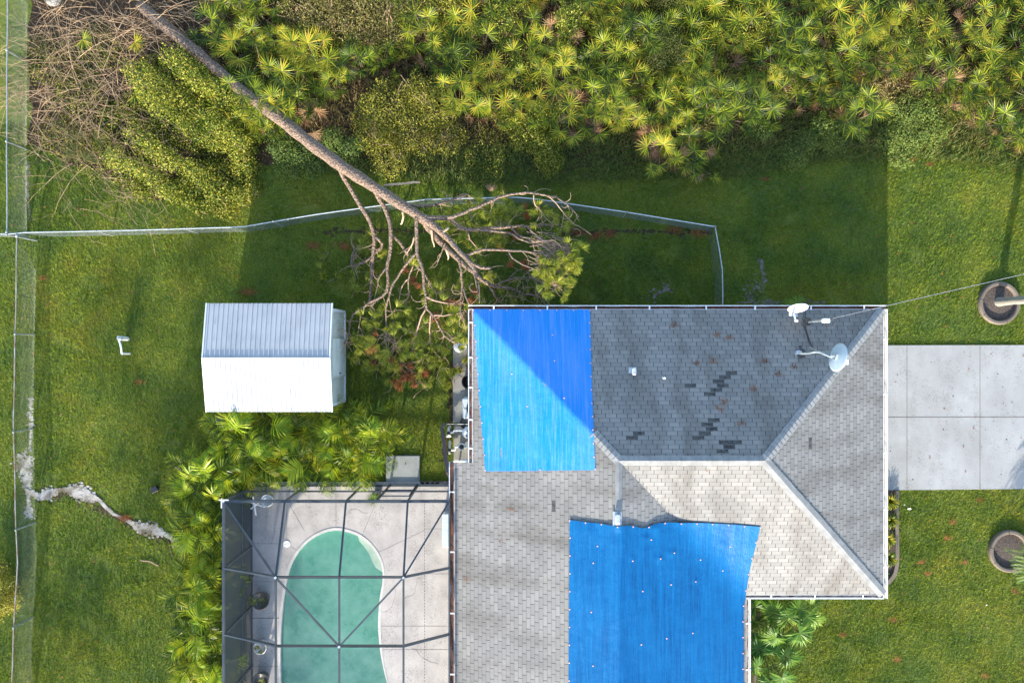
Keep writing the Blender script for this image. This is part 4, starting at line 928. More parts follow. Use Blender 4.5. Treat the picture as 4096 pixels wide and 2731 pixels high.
b = MB(); b.tube(smoothpts([W(3010, 2900, .06), W(3020, 2700, .06), W(3030, 2580, .06), W(3080, 2480, .06), W(3180, 2405, .06), W(3260, 2380, .06)], 2), .055, 6); tag(b.build('garden_curb', M['curb']), 'curved concrete bed edging passing under the fan palms', 'curb')
sheet('planting_bed', wob([W(*p)[:2] for p in ((2900, 2900), (3010, 2900), (3020, 2700), (3030, 2580), (3080, 2480), (3180, 2405), (3230, 2360), (2900, 2360))], .02), .014, M['mulch'])
bed = [(3480, 1960), (3582, 1960), (3586, 2040), (3588, 2200), (3585, 2275), (3570, 2310), (3535, 2345), (3480, 2360)]
sheet('planting_bed', wob([W(*p)[:2] for p in bed], .01), .013, M['mulch'])
b = MB(); cpts = smoothpts([W(x, y, .05) for x, y in ((3586, 1962), (3584, 2040), (3587, 2200), (3585, 2275), (3568, 2312), (3530, 2345), (3480, 2362))], 2)
for i in range(len(cpts) - 1): b.bar(cpts[i], cpts[i + 1], .13, .12)
tag(b.build('garden_curb', M['curb']), 'poured concrete curb along the bed at the east wall, curving in at its end', 'curb')
def tuft(px, py, z, n_, rad, mat, label, cat='plant', group=None, name='grassy_plant'):
    base = W(px, py, 0); V = []; F = []
    for i in range(n_):
        az = U(0, 6.28); L = rad * U(.6, 1.1); h = z * U(.6, 1.2); wv = .012; c_, s_ = math.cos(az), math.sin(az); k_ = len(V)
        pts = [(.03, .0), (L * .35, h * .85), (L * .75, h), (L, h * .6)]
        for j, (r_, hh) in enumerate(pts[:3]): V += [(base.x + c_ * r_ - s_ * wv, base.y + s_ * r_ + c_ * wv, hh), (base.x + c_ * r_ + s_ * wv, base.y + s_ * r_ - c_ * wv, hh)]
        V += [(base.x + c_ * L, base.y + s_ * L, pts[3][1]), (base.x + c_ * L, base.y + s_ * L + .002, pts[3][1])]
        F += [(k_, k_ + 1, k_ + 3, k_ + 2), (k_ + 2, k_ + 3, k_ + 5, k_ + 4), (k_ + 4, k_ + 5, k_ + 7, k_ + 6)]
    o = npmesh(name, V, F, M[mat]); tag(o, label, cat, group); return o
for y in (2000, 2075, 2150, 2225): tuft(3545 + U(-8, 8), y, .35, 90, .34, 'palmetto', 'grassy green plant in the narrow bed under the east gutter', group='plants in the east bed')
# ringed planters
def planter(px, py, rx, ry, label):
    c_ = W(px, py); t = thing('ring_planter', label, 'planter', tuple(c_)); b = MB(); b.lathe(c_, [(.72, 0), (.735, .12), (.72, .17), (.70, .19), (.63, .19), (.60, .17), (.59, .03)], 40, sq=(rx, ry)); b.build('concrete_ring', M['curb'], t)
    b = MB()
    for a in (20, 95, 170, 215, 290): a = R(a); b.bar(c_ + Vector((.56 * rx * math.cos(a), .56 * ry * math.sin(a), .192)), c_ + Vector((.73 * rx * math.cos(a), .73 * ry * math.sin(a), .188)), .014, .006)
    b.build('crack', M['hole'], t)
    b = MB(); b.lathe(c_, [(.61, .06), (.3, .09), (.001, .10)], 24, sq=(rx, ry)); b.build('soil', M['mulch'], t); return c_
pc = planter(3989, 1213, .98, 1.02, 'round concrete ring planter around a grey palm trunk in the front lawn')
base = W(3988, 1208, 0); t = thing('palm_tree', 'tall grey trunked palm growing out of the upper ring planter', 'palm', tuple(base)); b = MB()
b.tube([base + Vector((.01 * i * (i % 2), 0, i * .45)) for i in range(16)], [.17, .14] + [.125 + .008 * (i % 2) for i in range(14)], 16); b.build('trunk', M['palmtrunk'], t)
b = MB(); rb = MB()
for i in range(16): frond(b, rb, base + Vector((0, 0, 6.75)), i * 2.4, 2.0, R(U(10, 60)), U(.5, .9), .5, .02, 26)
b.build('fronds', M['areca'], t)
planter(4030, 2200, .97, 1.0, 'round concrete ring planter holding the low leaning palm')
base = W(4125, 2215, 0); t = thing('pygmy_palm', 'low palm with fine dark green fronds spilling over the lower ring planter', 'palm', tuple(base)); b = MB(); rb = MB(); db = MB()
rb.tube([base, base + Vector((0, 0, 1.0))], [.1, .09], 10)
for i in range(13):
    a = R(180) + (i - 6) * .22 if i < 9 else i * 2.4; frond(b, rb, base + Vector((0, 0, 1.0)), R(180) + (i - 4) * .13 if i < 9 else a, U(1.45, 1.75), R(U(20, 40)), U(.45, .75), .26, .009, 40, .2)
for i in range(5): frond(db, rb, base + Vector((0, 0, .9)), R(150 - i * 14), U(.8, 1.0), R(0), .75, .2, .007, 22, .1)
b.build('fronds', M['fanpalm'], t); db.build('dead_fronds', M['drygrass'], t); rb.build('trunk', M['palmtrunk'], t)
# plants in the cage
def pot(px, py, r_, label, mat, plantmat, nl, pr):
    c_ = W(px, py, .3); c_.z = ZD; t = thing('potted_plant', label, 'potted plant', tuple(c_)); b = MB(); b.lathe(c_, [(r_ * .75, 0), (r_, .34), (r_ * 1.06, .36), (r_ * .9, .36), (r_ * .85, .25), (.001, .27)], 28); b.build('pot', M[mat], t, True)
    b = MB()
    for i in range(nl): az = U(0, 6.28); fan(b, c_ + Vector((math.cos(az) * r_ * .4, math.sin(az) * r_ * .4, .42 + U(0, .2))), (math.cos(az), math.sin(az), .3), (U(-.3, .3), U(-.3, .3), 1), pr * U(.7, 1), 14, R(280), .012, .2)
    b.build('leaves', M[plantmat], t)
pot(1047, 2397, .29, 'black round pot with a spiky green plant on the deck left of the pool', 'black', 'palmetto', 5, .22)
pot(1047, 2715, .27, 'dark pot at the bottom edge of the deck', 'black', 'palmetto', 3, .18)
pot(1045, 2583, .22, 'ruffled white shell shaped planter with a small green plant', 'shell', 'shrub_yellow', 4, .14)
pot(1000, 2307, .10, 'tiny pot with a small green sprout against the left screen', 'black', 'shrub_green', 3, .12)
base = W(1495, 1990, .9); base.z = ZD; t = thing('potted_plant', 'spiky narrow leaved plant standing behind the north cage beam', 'potted plant', tuple(base)); b = MB(); b.lathe(base, [(.12, 0), (.16, .26), (.13, .26), (.001, .22)], 20); b.build('pot', M['black'], t)
b = MB(); fan(b, base + Vector((0, 0, .9)), (0, -1, .2), (0, 0, 1), .34, 26, R(350), .011, .1); fan(b, base + Vector((0, 0, 1.0)), (0, -1, .2), (0, .2, 1), .26, 18, R(350), .010, .5); b.tube([base, base + Vector((0, 0, 1.0))], .02, 6); b.build('leaves', M['fanpalm'], t)

# ---------------------------------------------------------------- shrubs
B5 = lambda L: [(x, y, z, r_, h) for x, y, z, r_, h in L]
shrub('olive_shrub', 'grey green leafy shrub at the top centre above the palmettos', 'shrub', [(1200, 40, .6, 90, .9), (1300, 60, .8, 110, 1.1), (1420, 70, .8, 120, 1.2), (1330, -40, .8, 130, 1.2), (1500, 20, .7, 110, 1.0), (1560, 110, .6, 90, .9), (1470, 160, .5, 80, .8), (1640, 20, .6, 90, .9), (1240, 130, .4, 60, .6)], 17000, .06, 'shrub', twigs=120, twmat='twig')
shrub('leafy_shrub', 'yellow dotted shrub at the top edge between the olive shrub and palmettos', 'shrub', [(1750, 10, .5, 90, .8), (1830, 30, .4, 60, .7)], 4500, .065, 'shrub_yellow', twigs=30, twmat='twig')
shrub('leafy_shrub', 'broad yellow green shrub between the trunk and the middle palmettos', 'shrub', [(1560, 430, .6, 120, .9), (1640, 520, .5, 120, .8), (1500, 540, .4, 90, .7), (1740, 440, .6, 100, .9), (1560, 630, .3, 90, .6), (1780, 540, .4, 90, .6), (1680, 380, .6, 80, .8), (1480, 460, .4, 70, .7)], 20000, .06, 'shrub_yellow', twigs=90, twmat='twig')
shrub('round_shrub', 'round dark fine leaved shrub above the right half of the crown', 'shrub', [(2660, 180, .8, 60, .9), (2630, 240, .7, 60, .8), (2700, 230, .7, 55, .8), (2620, 190, .6, 45, .7), (2650, 280, .5, 45, .6)], 9000, .045, 'shrub_dark')
shrub('round_shrub', 'round dark fine leaved shrub cut by the top edge', 'shrub', [(2680, 0, .8, 70, .9), (2640, 20, .6, 45, .8), (2710, 30, .6, 40, .7)], 5000, .045, 'shrub_dark')
shrub('leafy_shrub', 'green shrub spreading onto the grass under the middle palmettos', 'shrub', [(2130, 520, .3, 60, .5), (2180, 580, .3, 70, .5), (2080, 560, .25, 50, .5), (2200, 650, .15, 60, .35), (2150, 460, .3, 50, .6), (2040, 490, .3, 50, .5)], 9000, .06, 'shrub_green', twigs=20)
shrub('leafy_shrub', 'sparse bright shrub beside palmettos near the top centre', 'shrub', [(2260, 90, .7, 50, .9), (2300, 60, .7, 40, .8), (2280, 130, .6, 40, .8)], 2600, .07, 'shrub_green', twigs=20)
shrub('leafy_shrub', 'light green shrub on the grass edge at the right beyond the east lawn', 'shrub', [(3620, 450, .3, 80, .5), (3700, 440, .3, 70, .5), (3640, 530, .25, 90, .4), (3560, 560, .2, 60, .35), (3730, 520, .2, 70, .35), (3600, 620, .12, 60, .25)], 10000, .065, 'weed', twigs=20)
shrub('leafy_shrub', 'dull green shrub below the palmettos left of the shadow edge', 'shrub', [(3290, 500, .25, 60, .45), (3340, 560, .2, 60, .35), (3230, 560, .2, 50, .35), (3180, 620, .12, 70, .3), (3050, 520, .25, 50, .4), (3020, 470, .25, 40, .4)], 7500, .06, 'weed', twigs=16)
shrub('leafy_shrub', 'bluish green low weeds under the lower side of the fallen trunk', 'shrub', [(1130, 600, .25, 60, .4), (1200, 620, .2, 60, .35), (1250, 660, .15, 60, .3), (1160, 670, .12, 60, .25), (1330, 560, .3, 50, .45), (1400, 600, .25, 50, .4), (1120, 540, .2, 50, .4), (1440, 580, .2, 40, .4)], 9000, .06, 'weed', twigs=12)
shrub('leafy_shrub', 'brown and green undergrowth around gaps of the right palmettos', 'shrub', [(3560, 330, .3, 110, .5), (3480, 210, .4, 90, .6), (3660, 330, .3, 70, .5), (3820, 330, .3, 70, .4), (3170, 330, .3, 60, .4)], 6000, .055, 'shrub', twigs=60, twmat='drytwig')
vb = []
for sx_, sy_, L, r_ in ((560, 300, 11, 60), (620, 420, 10, 55), (700, 250, 9, 60), (560, 560, 9, 50), (800, 330, 7, 55), (480, 640, 8, 45), (860, 500, 4, 50)):
    for i in range(L):
        x, y = sx_ + i * 40 + U(-10, 10), sy_ + i * 24 + U(-10, 10)
        if x < 1060 and y < 770 + (0 if x < 950 else -60): vb.append((x, y, max(.25, .9 - i * .06), r_ * U(.7, 1.05), max(.3, .95 - i * .05)))
for i in range(230):
    x, y = U(370, 1060), U(230, 840)
    if y < 640 + (x - 400) * .75 and y < 835 - max(0, x - 900) * .5 and y > 250 + max(0, 620 - x) * 1.1: vb.append((x, y, .02, U(30, 55), U(.2, .45)))
shrub('vine_covered_shrub', 'large green vine covered shrub left of the fallen trunk', 'shrub', vb, 90000, .072, 'shrub_green', aspect=.55, twigs=120, twmat='drytwig')
shrub('leafy_shrub', 'bright yellow green bush beyond the fence at the lower left edge', 'shrub', [(-10, 2290, .5, 50, .6), (30, 2330, .4, 45, .5), (10, 2400, .5, 55, .6), (-30, 2440, .5, 60, .7), (50, 2400, .3, 40, .4)], 6000, .06, 'shrub_yellow', twigs=20)
# dead brush
def brush(name, label, cen_px, spread, n_, mat, ang, lng, zmax, r0=.010):
    c_ = W(*cen_px); t = thing(name, label, 'brush', (c_.x, c_.y, 0)); b = MB(); b2 = MB()
    for i in range(n_):
        p = W(random.gauss(cen_px[0], spread[0]), random.gauss(cen_px[1], spread[1]), 0)
        p.z = U(0, zmax * .6); a = random.gauss(ang[0], ang[1]); L = U(*lng); pts = [p]; k_ = U(-.16, .16); zz = U(.0, .45)
        if p.x < -17.6: continue
        for j in range(7):
            a += k_ * .6 + U(-.13, .13); p = p + Vector((math.cos(a), math.sin(a), zz - .16 * j)) * L / 7; p.z = max(p.z, .03); pts.append(p.copy())
            if j in (2, 4) and random.random() < .7:
                a3 = a + random.choice((-.7, .7)); s_ = [p.copy()]
                for m in range(4): a3 += U(-.35, .35); s_.append(s_[-1] + Vector((math.cos(a3), math.sin(a3), U(-.1, .25))) * L / 13)
                b2.tube(s_, [r0 * .5, r0 * .45, r0 * .4, r0 * .3, r0 * .2], 3, False)
        b.tube(pts, [r0 * (1 - .1 * m) for m in range(8)], 4, False)
    b.build('branches', M[mat], t); b2.build('twigs', M[mat], t); return t
brush('dead_shrub', 'tangled bare shrub of pale dry branches at the far upper left', (330, 330), (130, 170), 230, 'drytwig', (R(150), .9), (1.2, 3.0), 1.0, .0085)
brush('dead_shrub', 'reddish dry brush covering the root end of the fallen trunk', (560, 100), (180, 70), 130, 'drytwig', (R(-20), .9), (1.0, 2.6), 2.0, .009)
brush('dead_shrub', 'greyish dry stems leaning down over the vine shrub', (430, 480), (170, 150), 200, 'drytwig', (R(-40), .5), (1.0, 2.6), .95, .0075)
brush('dead_shrub', 'small mess of dry stalks among the upper right palmettos', (3560, 260), (160, 50), 80, 'drytwig', (R(-70), 1.5), (.4, 1.1), .5, .007)
shrub('leafy_shrub', 'thin scattering of green leaves growing up through the tangled bare shrub', 'shrub', [(200, 250, .1, 120, .5), (330, 400, .1, 130, .6), (250, 560, .1, 100, .5), (400, 200, .1, 110, .5), (380, 620, .1, 110, .4)], 9000, .055, 'shrub_green', twigs=0)
b = MB()
for x, y, a in ((340, 640, 60), (300, 560, 100), (380, 560, 30), (420, 610, -20), (300, 610, 150)):
    fan(b, W(x, y, .5), (math.cos(R(a)), math.sin(R(a)), -.2), (0, 0, 1), .5, 18, R(160), .02, .1)
tag(b.build('drooping_palmetto', M['drygrass']), 'pale drooping palmetto at the edge of the dead brush', 'palmetto')
for i, (x, y) in enumerate(((540, 170), (540, 380), (330, 160))):
    b = MB(); fan(b, W(x, y, .7), (1, -.5, -.1), (0, -.2, 1), .45, 18, R(220), .02, .1); tag(b.build('palmetto_frond', M['palmetto']), ['green palmetto frond poking up through the dead brush beside the trunk', 'green palmetto frond deep in the brush above the vine shrub', 'small green palmetto frond under the bare branches at the upper left'][i], 'palmetto')
p = W(218, 5); b = MB(); b.lathe((p.x, p.y, 0), [(.25, 0), (.28, .08), (.2, .16), (.001, .2)], 9, sq=(1, .8)); tag(b.build('white_rock', M['sand']), 'white rock on the leaf litter at the top left edge', 'rock')

# ---------------------------------------------------------------- fallen pine
def cb(x, y, z): return W(1300 + x * .6057, 650 + y * .6057, z)
tree = thing('fallen_pine_tree', 'huge uprooted pine lying across the fence with its crown against the house', 'tree', tuple(W(600, 60)))
TR = [(560, 20, .5, .18), (700, 140, .8, .185), (830, 245, .95, .185), (975, 375, 1.1, .19), (1115, 470, 1.2, .20), (1250, 580, 1.35, .205), (1370, 668, 1.5, .20), (1500, 750, 1.7, .185), (1600, 815, 1.85, .165), (1680, 865, 1.95, .145), (1748, 910, 2.0, .12), (1797, 960, 2.05, .10), (1833, 1001, 2.1, .085), (1869, 1038, 2.15, .072), (1900, 1075, 2.2, .06), (1908, 1110, 2.2, .045)]
b = MB(); pts = [W(x, y, z) for x, y, z, r_ in TR]; rr_ = [r_ for *_, r_ in TR]
P2, R2 = [], []
for i in range(len(pts) - 1):
    for j in range(4): t_ = j / 4; P2.append(pts[i].lerp(pts[i + 1], t_) + Vector((U(-.018, .018), U(-.018, .018), 0))); R2.append((rr_[i] * (1 - t_) + rr_[i + 1] * t_) * U(.92, 1.08))
P2.append(pts[-1]); R2.append(rr_[-1]); P2 = [P2[0]] + [(P2[i - 1] + P2[i] * 2 + P2[i + 1]) / 4 for i in range(1, len(P2) - 1)] + [P2[-1]]
b.tube(P2, R2, 18); b.build('trunk', M['bark'], tree, True)
BR = [ # (z0, z1, r0, r1, mat, pts)
 (1.6, .25, .085, .05, 'bark', [(60, 0), (90, 30), (140, 130), (200, 230), (260, 330), (310, 420), (330, 500), (312, 600), (315, 700), (300, 820), (295, 920)]),
 (.9, .2, .05, .03, 'bark', [(335, 490), (360, 515), (385, 545), (330, 610), (240, 665), (180, 695), (170, 640), (200, 560)]),
 (1.75, .9, .085, .02, 'bark', [(320, 170), (345, 215), (380, 270), (430, 380), (435, 480), (435, 590), (405, 700), (425, 790), (400, 870), (320, 910), (240, 960), (170, 1020), (150, 1150), (125, 1200)]),
 (1.3, .5, .055, .02, 'bark', [(440, 470), (510, 550), (560, 620), (610, 690), (660, 740), (700, 820), (760, 880), (860, 890)]),
 (2.0, 1.3, .065, .022, 'bark', [(605, 350), (600, 450), (610, 560), (610, 620), (650, 700), (650, 800), (665, 880), (665, 960), (720, 1010), (760, 1090), (800, 1160), (880, 1200)]),
 (1.8, .8, .045, .018, 'bark', [(600, 600), (540, 660), (490, 740), (440, 820), (415, 900), (400, 1000), (400, 1100), (440, 1180), (480, 1210)]),
 (1.5, .9, .03, .012, 'twig', [(665, 960), (630, 1040), (600, 1120), (610, 1200), (650, 1290)]), (1.5, .9, .028, .012, 'twig', [(700, 1000), (690, 1080), (690, 1160), (720, 1250), (760, 1290)]),
 (1.6, 1.5, .028, .012, 'twig', [(665, 890), (740, 920), (830, 935), (930, 930), (1005, 1000)]), (1.5, 1.4, .026, .012, 'twig', [(720, 1010), (800, 1010), (880, 1000), (930, 990)]),
 (2.0, 1.5, .09, .02, 'bark', [(660, 360), (700, 370), (800, 365), (850, 390), (900, 440), (980, 445), (1080, 432), (1180, 435), (1280, 415), (1390, 425), (1470, 410), (1560, 415), (1640, 440)]),
 (2.0, 2.2, .06, .014, 'bark', [(810, 365), (850, 355), (940, 320), (1030, 290), (1120, 240), (1200, 210), (1300, 200), (1400, 208), (1480, 220), (1560, 245), (1620, 300), (1680, 360)]),
 (2.2, 2.0, .022, .010, 'twig', [(1480, 222), (1540, 290), (1590, 350), (1650, 410)]), (2.2, 1.8, .020, .010, 'twig', [(1380, 210), (1375, 270), (1420, 320), (1450, 360), (1500, 400)]),
 (1.9, 1.3, .05, .03, 'bark', [(540, 275), (600, 290), (680, 285), (780, 270), (860, 235), (940, 210)]), (1.7, 1.7, .04, .035, 'barewood', [(390, 155), (470, 140), (560, 135), (630, 130)]), (1.9, 1.7, .035, .03, 'barewood', [(515, 320), (515, 370), (500, 405)]),
 (2.1, 2.5, .05, .012, 'bark', [(930, 620), (1020, 580), (1120, 580), (1220, 580), (1330, 590), (1430, 600), (1530, 600), (1590, 620)]), (2.2, 2.5, .03, .012, 'bark', [(1215, 585), (1250, 650), (1330, 680), (1420, 720), (1480, 780), (1530, 830)]),
 (1.9, 2.4, .045, .014, 'bark', [(1000, 440), (1160, 460), (1230, 470), (1300, 510), (1400, 550), (1500, 570), (1600, 600)]), (1.9, 2.4, .035, .012, 'bark', [(1230, 430), (1280, 490), (1380, 500), (1480, 530), (1560, 560), (1620, 580)]), (1.9, 2.3, .028, .01, 'bark', [(1320, 420), (1400, 480), (1500, 540), (1590, 580)]),
 (2.15, 2.2, .06, .05, 'bark', [(930, 640), (1000, 690), (1100, 700)]), (2.1, 1.8, .045, .02, 'bark', [(890, 640), (900, 740), (910, 830), (895, 930), (900, 1020)]), (1.9, 2.5, .028, .012, 'twig', [(910, 830), (930, 900), (990, 990)]), (2.15, 2.0, .05, .02, 'bark', [(960, 640), (985, 720), (1000, 800), (1010, 860)]), (2.0, 1.9, .02, .02, 'barewood', [(1010, 790), (1015, 850), (1020, 930)]),
 (1.95, 1.2, .12, .06, 'bark', [(620, 365), (640, 380), (700, 450), (760, 530), (860, 620), (960, 710), (1060, 790), (1130, 825)]), (1.2, .6, .055, .018, 'bark', [(1120, 822), (1230, 828), (1300, 870), (1380, 880), (1450, 900)]), (1.2, .8, .04, .014, 'bark', [(1110, 820), (1200, 780), (1280, 760), (1380, 760)]), (1.2, 1.0, .04, .03, 'bark', [(1090, 820), (1130, 890), (1160, 925)]), (1.0, .5, .03, .012, 'bark', [(1200, 780), (1290, 690), (1380, 760), (1440, 840)]),
 (1.9, 1.6, .03, .02, 'twig', [(590, 490), (575, 540), (545, 600)]), (1.4, .7, .03, .012, 'bark', [(580, 680), (550, 760), (550, 850), (540, 910)]), (1.1, .5, .025, .01, 'twig', [(550, 770), (500, 820), (485, 940)]), (1.9, 1.7, .05, .012, 'barewood', [(700, 440), (712, 500), (720, 560)]), (1.9, 1.6, .025, .018, 'bark', [(795, 530), (770, 590), (745, 655)]), (1.8, 1.6, .02, .01, 'twig', [(945, 460), (960, 520), (1020, 575)]), (2.1, 2.0, .06, .015, 'barewood', [(780, 460), (800, 445), (825, 430)]), (2.0, 1.8, .05, .012, 'barewood', [(800, 570), (815, 610), (812, 640)]),
 (1.3, 1.1, .03, .012, 'bark', [(400, 700), (370, 740), (345, 780), (350, 800)]), (1.0, .7, .022, .01, 'twig', [(240, 960), (235, 1040), (220, 1100)]), (1.0, .7, .02, .01, 'twig', [(320, 910), (300, 1010), (330, 1060)])]
def bspts(z0, z1, pl):
    n_ = len(pl) - 1; P = [cb(x, y, z0 + (z1 - z0) * i / n_ + .05 * math.sin(i * 2)) for i, (x, y) in enumerate(pl)]
    q_ = smoothpts(P, 1); return [q_[0]] + [p + Vector((U(-.02, .02), U(-.02, .02), U(-.01, .01))) for p in q_[1:]]
ends = []
for z0, z1, r0, r1, mt_, pl in BR:
    P = bspts(z0, z1, pl); b = MB(); m = len(P) - 1; b.tube(P, [r0 + (r1 - r0) * i / m for i in range(m + 1)], 8); b.build('branch', M[mt_], tree, True)
    ends.append((P, r1, mt_))
def needles(V, F, c_, d, n_, L, spread=.75):
    d = Vector(d).normalized()
    for i in range(n_):
        q_ = Vector((random.gauss(0, 1), random.gauss(0, 1), random.gauss(0, 1) * .7)).normalized(); v_ = (d + q_ * spread * U(.4, 1.2)).normalized(); l_ = L * U(.7, 1.15)
        s_ = v_.cross(Vector((U(-.3, .3), U(-.3, .3), 1))).normalized() * .0062; o_ = c_ + v_ * .01; m_ = o_ + v_ * l_ * .6; e_ = o_ + v_ * l_ - Vector((0, 0, l_ * .18)); k_ = len(V)
        V += [tuple(o_ - s_), tuple(o_ + s_), tuple(m_ + s_), tuple(m_ - s_), tuple(e_ + s_ * .3), tuple(e_ - s_ * .3)]; F += [(k_, k_ + 1, k_ + 2, k_ + 3), (k_ + 3, k_ + 2, k_ + 4, k_ + 5)]
V, F, DV, DF = [], [], [], []; tb = MB()
def twigclump(x, y, z, dead=False, k_=3, base=None):
    c_ = cb(x, y, z); Vx, Fx = (DV, DF) if dead else (V, F)
    for i in range(k_):
        e = c_ + Vector((U(-.26, .26), U(-.26, .26), U(-.12, .12)))
        if True:   # nearest branch point
            bp = random.choice(sorted((p for P, *_ in ends for p in P[1:]), key=lambda p: (p - e).length)[:5])
        if (e - bp).length > .8: bp = e + Vector((U(-.45, .45), U(-.45, .45), U(-.1, .15)))
        L = (e - bp).length
        if L < 1.5:
            m1 = bp.lerp(e, .35) + Vector((U(-.15, .15), U(-.15, .15), U(-.05, .1))) * min(L, 1); m2 = bp.lerp(e, .75) + Vector((U(-.15, .15), U(-.15, .15), U(-.05, .1))) * min(L, 1)
            tb.tube(smoothpts([bp, m1, m2, e], 2), [.011] + [.010 - .0006 * q_ for q_ in range(12)], 5, False)
        d = (e - bp); d.z *= .3; needles(Vx, Fx, e, d + Vector((U(-.3, .3), U(-.3, .3), U(0, .2))), 62, U(.22, .31))
live = [(960, 240, 1.2), (1050, 360, 1.3), (1130, 310, 1.2), (1180, 250, 1.3), (1250, 300, 1.3), (1210, 350, 1.0), (1110, 400, 1.0), (1400, 280, 1.9), (1440, 350, 1.8), (1390, 330, 1.8), (1500, 400, 1.7), (1630, 370, 1.9), (1060, 460, .9), (1130, 500, .8), (900, 500, 1.1), (870, 490, 1), (790, 410, 1.2), (820, 330, 1.2), (900, 380, 1.1), (960, 560, 1.0), (1000, 620, 1.2), (1400, 520, 1.4), (1590, 620, 1.5), (1640, 640, 1.5), (1620, 700, 1.4), (1570, 740, 1.4), (1540, 790, 1.4), (1490, 820, 1.4), (1460, 790, 1.3), (1500, 720, 1.3), (1440, 680, 1.3), (1640, 580, 1.5), (1520, 850, 1.3), (1560, 680, 1.4), (1060, 740, .6), (1100, 760, .5), (250, 530, .35), (290, 520, .3), (350, 620, .4), (240, 790, .3), (200, 720, .3), (20, 640, .15), (20, 720, .15), (320, 700, .3), (730, 870, 1.4), (700, 850, 1.4), (830, 950, 1.5), (900, 1010, 1.5), (920, 1070, 1.4), (890, 1150, 1.5), (860, 1110, 1.3), (370, 950, 1.1), (330, 1050, 1.1), (250, 1050, 1.0), (480, 980, 1.1), (440, 1070, 1.1), (500, 1090, 1.1), (300, 1150, 1.0), (300, 1200, 1.0), (340, 1230, 1.0), (260, 1220, .9), (210, 1170, .9), (480, 1190, 1.1), (420, 1260, 1.0), (520, 1230, 1.1), (560, 1240, 1.1), (600, 1270, 1.1), (650, 1250, 1.1), (700, 1250, 1.2), (760, 1280, 1.2), (800, 1220, 1.2), (840, 1180, 1.3), (740, 1180, 1.2), (200, 1300, .6), (250, 1300, .6), (170, 1260, .6), (400, 1310, .6), (640, 1180, 1.1), (700, 1100, 1.2), (640, 1100, 1.1), (600, 640, 1.4), (450, 1330, .5), (350, 1330, .5), (560, 1140, .8), (510, 1150, .8), (780, 1110, .9), (560, 1000, .6), (880, 840, .6)]
low = [(1330, 830, .3), (1270, 850, .25), (1400, 830, .3), (1230, 870, .3), (1180, 520, .3), (1240, 400, .5), (1180, 400, .5), (960, 300, .6), (1000, 380, .5), (660, 1360, .2), (720, 1400, .2), (780, 1330, .25), (860, 1370, .2), (920, 1300, .2), (920, 1340, .15), (560, 1200, .4), (460, 1380, .2), (620, 1300, .4), (480, 1280, .4), (300, 1280, .3), (650, 1440, .15), (800, 1440, .12), (830, 1410, .12), (220, 620, .2), (270, 570, .2)]
for x, y, z in live: twigclump(x, y, 2.5 if (x > 1380 and y > 560) else z, k_=5 if (x > 1380 and y > 560) else 3)
for x, y, z in low: twigclump(x, y, z, k_=3)
for x, y, z in ((500, 1400, .2), (530, 1360, .25), (560, 1410, .2), (520, 1440, .15), (600, 1360, .25), (1330, 360, .4), (430, 1290, .7), (600, 770, .6), (310, 1180, 1.0), (1280, 730, 1.2), (1230, 500, .3), (330, 1350, .1), (950, 860, .2), (870, 870, .25), (740, 1060, .4)): twigclump(x, y, z, True)
for P, r1, mt_ in ends:    # bare side twigs
    if mt_ == 'barewood' or len(P) < 5: continue
    for i in range(len(P) // 2, len(P)):
        if random.random() < .75:
            d = (P[i] - P[i - 1]).normalized(); a = random.choice((-1, 1)) * U(.5, 1.1); d = Vector((d.x * math.cos(a) - d.y * math.sin(a), d.x * math.sin(a) + d.y * math.cos(a), U(-.3, .2))); q_ = [P[i]]; L = U(.25, .7); kk = U(-.5, .5)
            for m in range(6): d = Vector((d.x * math.cos(kk) - d.y * math.sin(kk), d.x * math.sin(kk) + d.y * math.cos(kk), d.z + U(-.1, .1))).normalized(); kk += U(-.2, .2); q_.append(q_[-1] + d * L / 6)
            tb.tube(q_, [.012, .011, .009, .008, .007, .006, .004], 5, False)
for i in range(130):       # fine twig fans at the right and along the shaded wall
    x, y = (U(1330, 1520), U(450, 720)) if i < 90 else (U(1180, 1480), U(740, 900)); z = U(2.0, 2.5) if i < 90 else U(.3, 1.0); a = U(-.6, .3) if i < 90 else U(-2.2, .5); q_ = [cb(x, y, z)]
    for m in range(6): a += U(-.25, .2); q_.append(q_[-1] + Vector((math.cos(a), math.sin(a), U(-.1, .12))) * U(.08, .15))
    tb.tube(q_, [.011, .010, .009, .008, .007, .006, .004], 4, False)
npmesh('needles', V, F, M['needle'], tree); npmesh('dead_needles', DV, DF, M['needle_dead'], tree); tb.build('twigs', M['twig'], tree)
b = MB(); b.tube([cb(480, 1300, .3), cb(560, 1370, .22), cb(620, 1430, .15), cb(680, 1505, .08)], [.03, .028, .025, .018], 7); b.tube([cb(525, 1430, .1), cb(620, 1450, .12), cb(675, 1500, .1)], [.012, .012, .01], 5)
tag(b.build('broken_branch', M['bark']), 'broken pine branch lying on the grass between shed and house', 'branch')
b = MB(); b.tube(smoothpts([cb(80, 1110, 1.3), cb(120, 1090, 1.3), cb(130, 1130, 1.3), cb(100, 1140, 1.3), cb(85, 1105, 1.3)], 1), .014, 5); b.tube(smoothpts([cb(90, 1100, 1.3), cb(140, 1105, 1.2), cb(150, 1180, 1.0), cb(120, 1220, .9)], 2), .014, 5); tag(b.build('hooked_branch', M['twig']), 'dry forked branch caught on the shed front', 'branch')

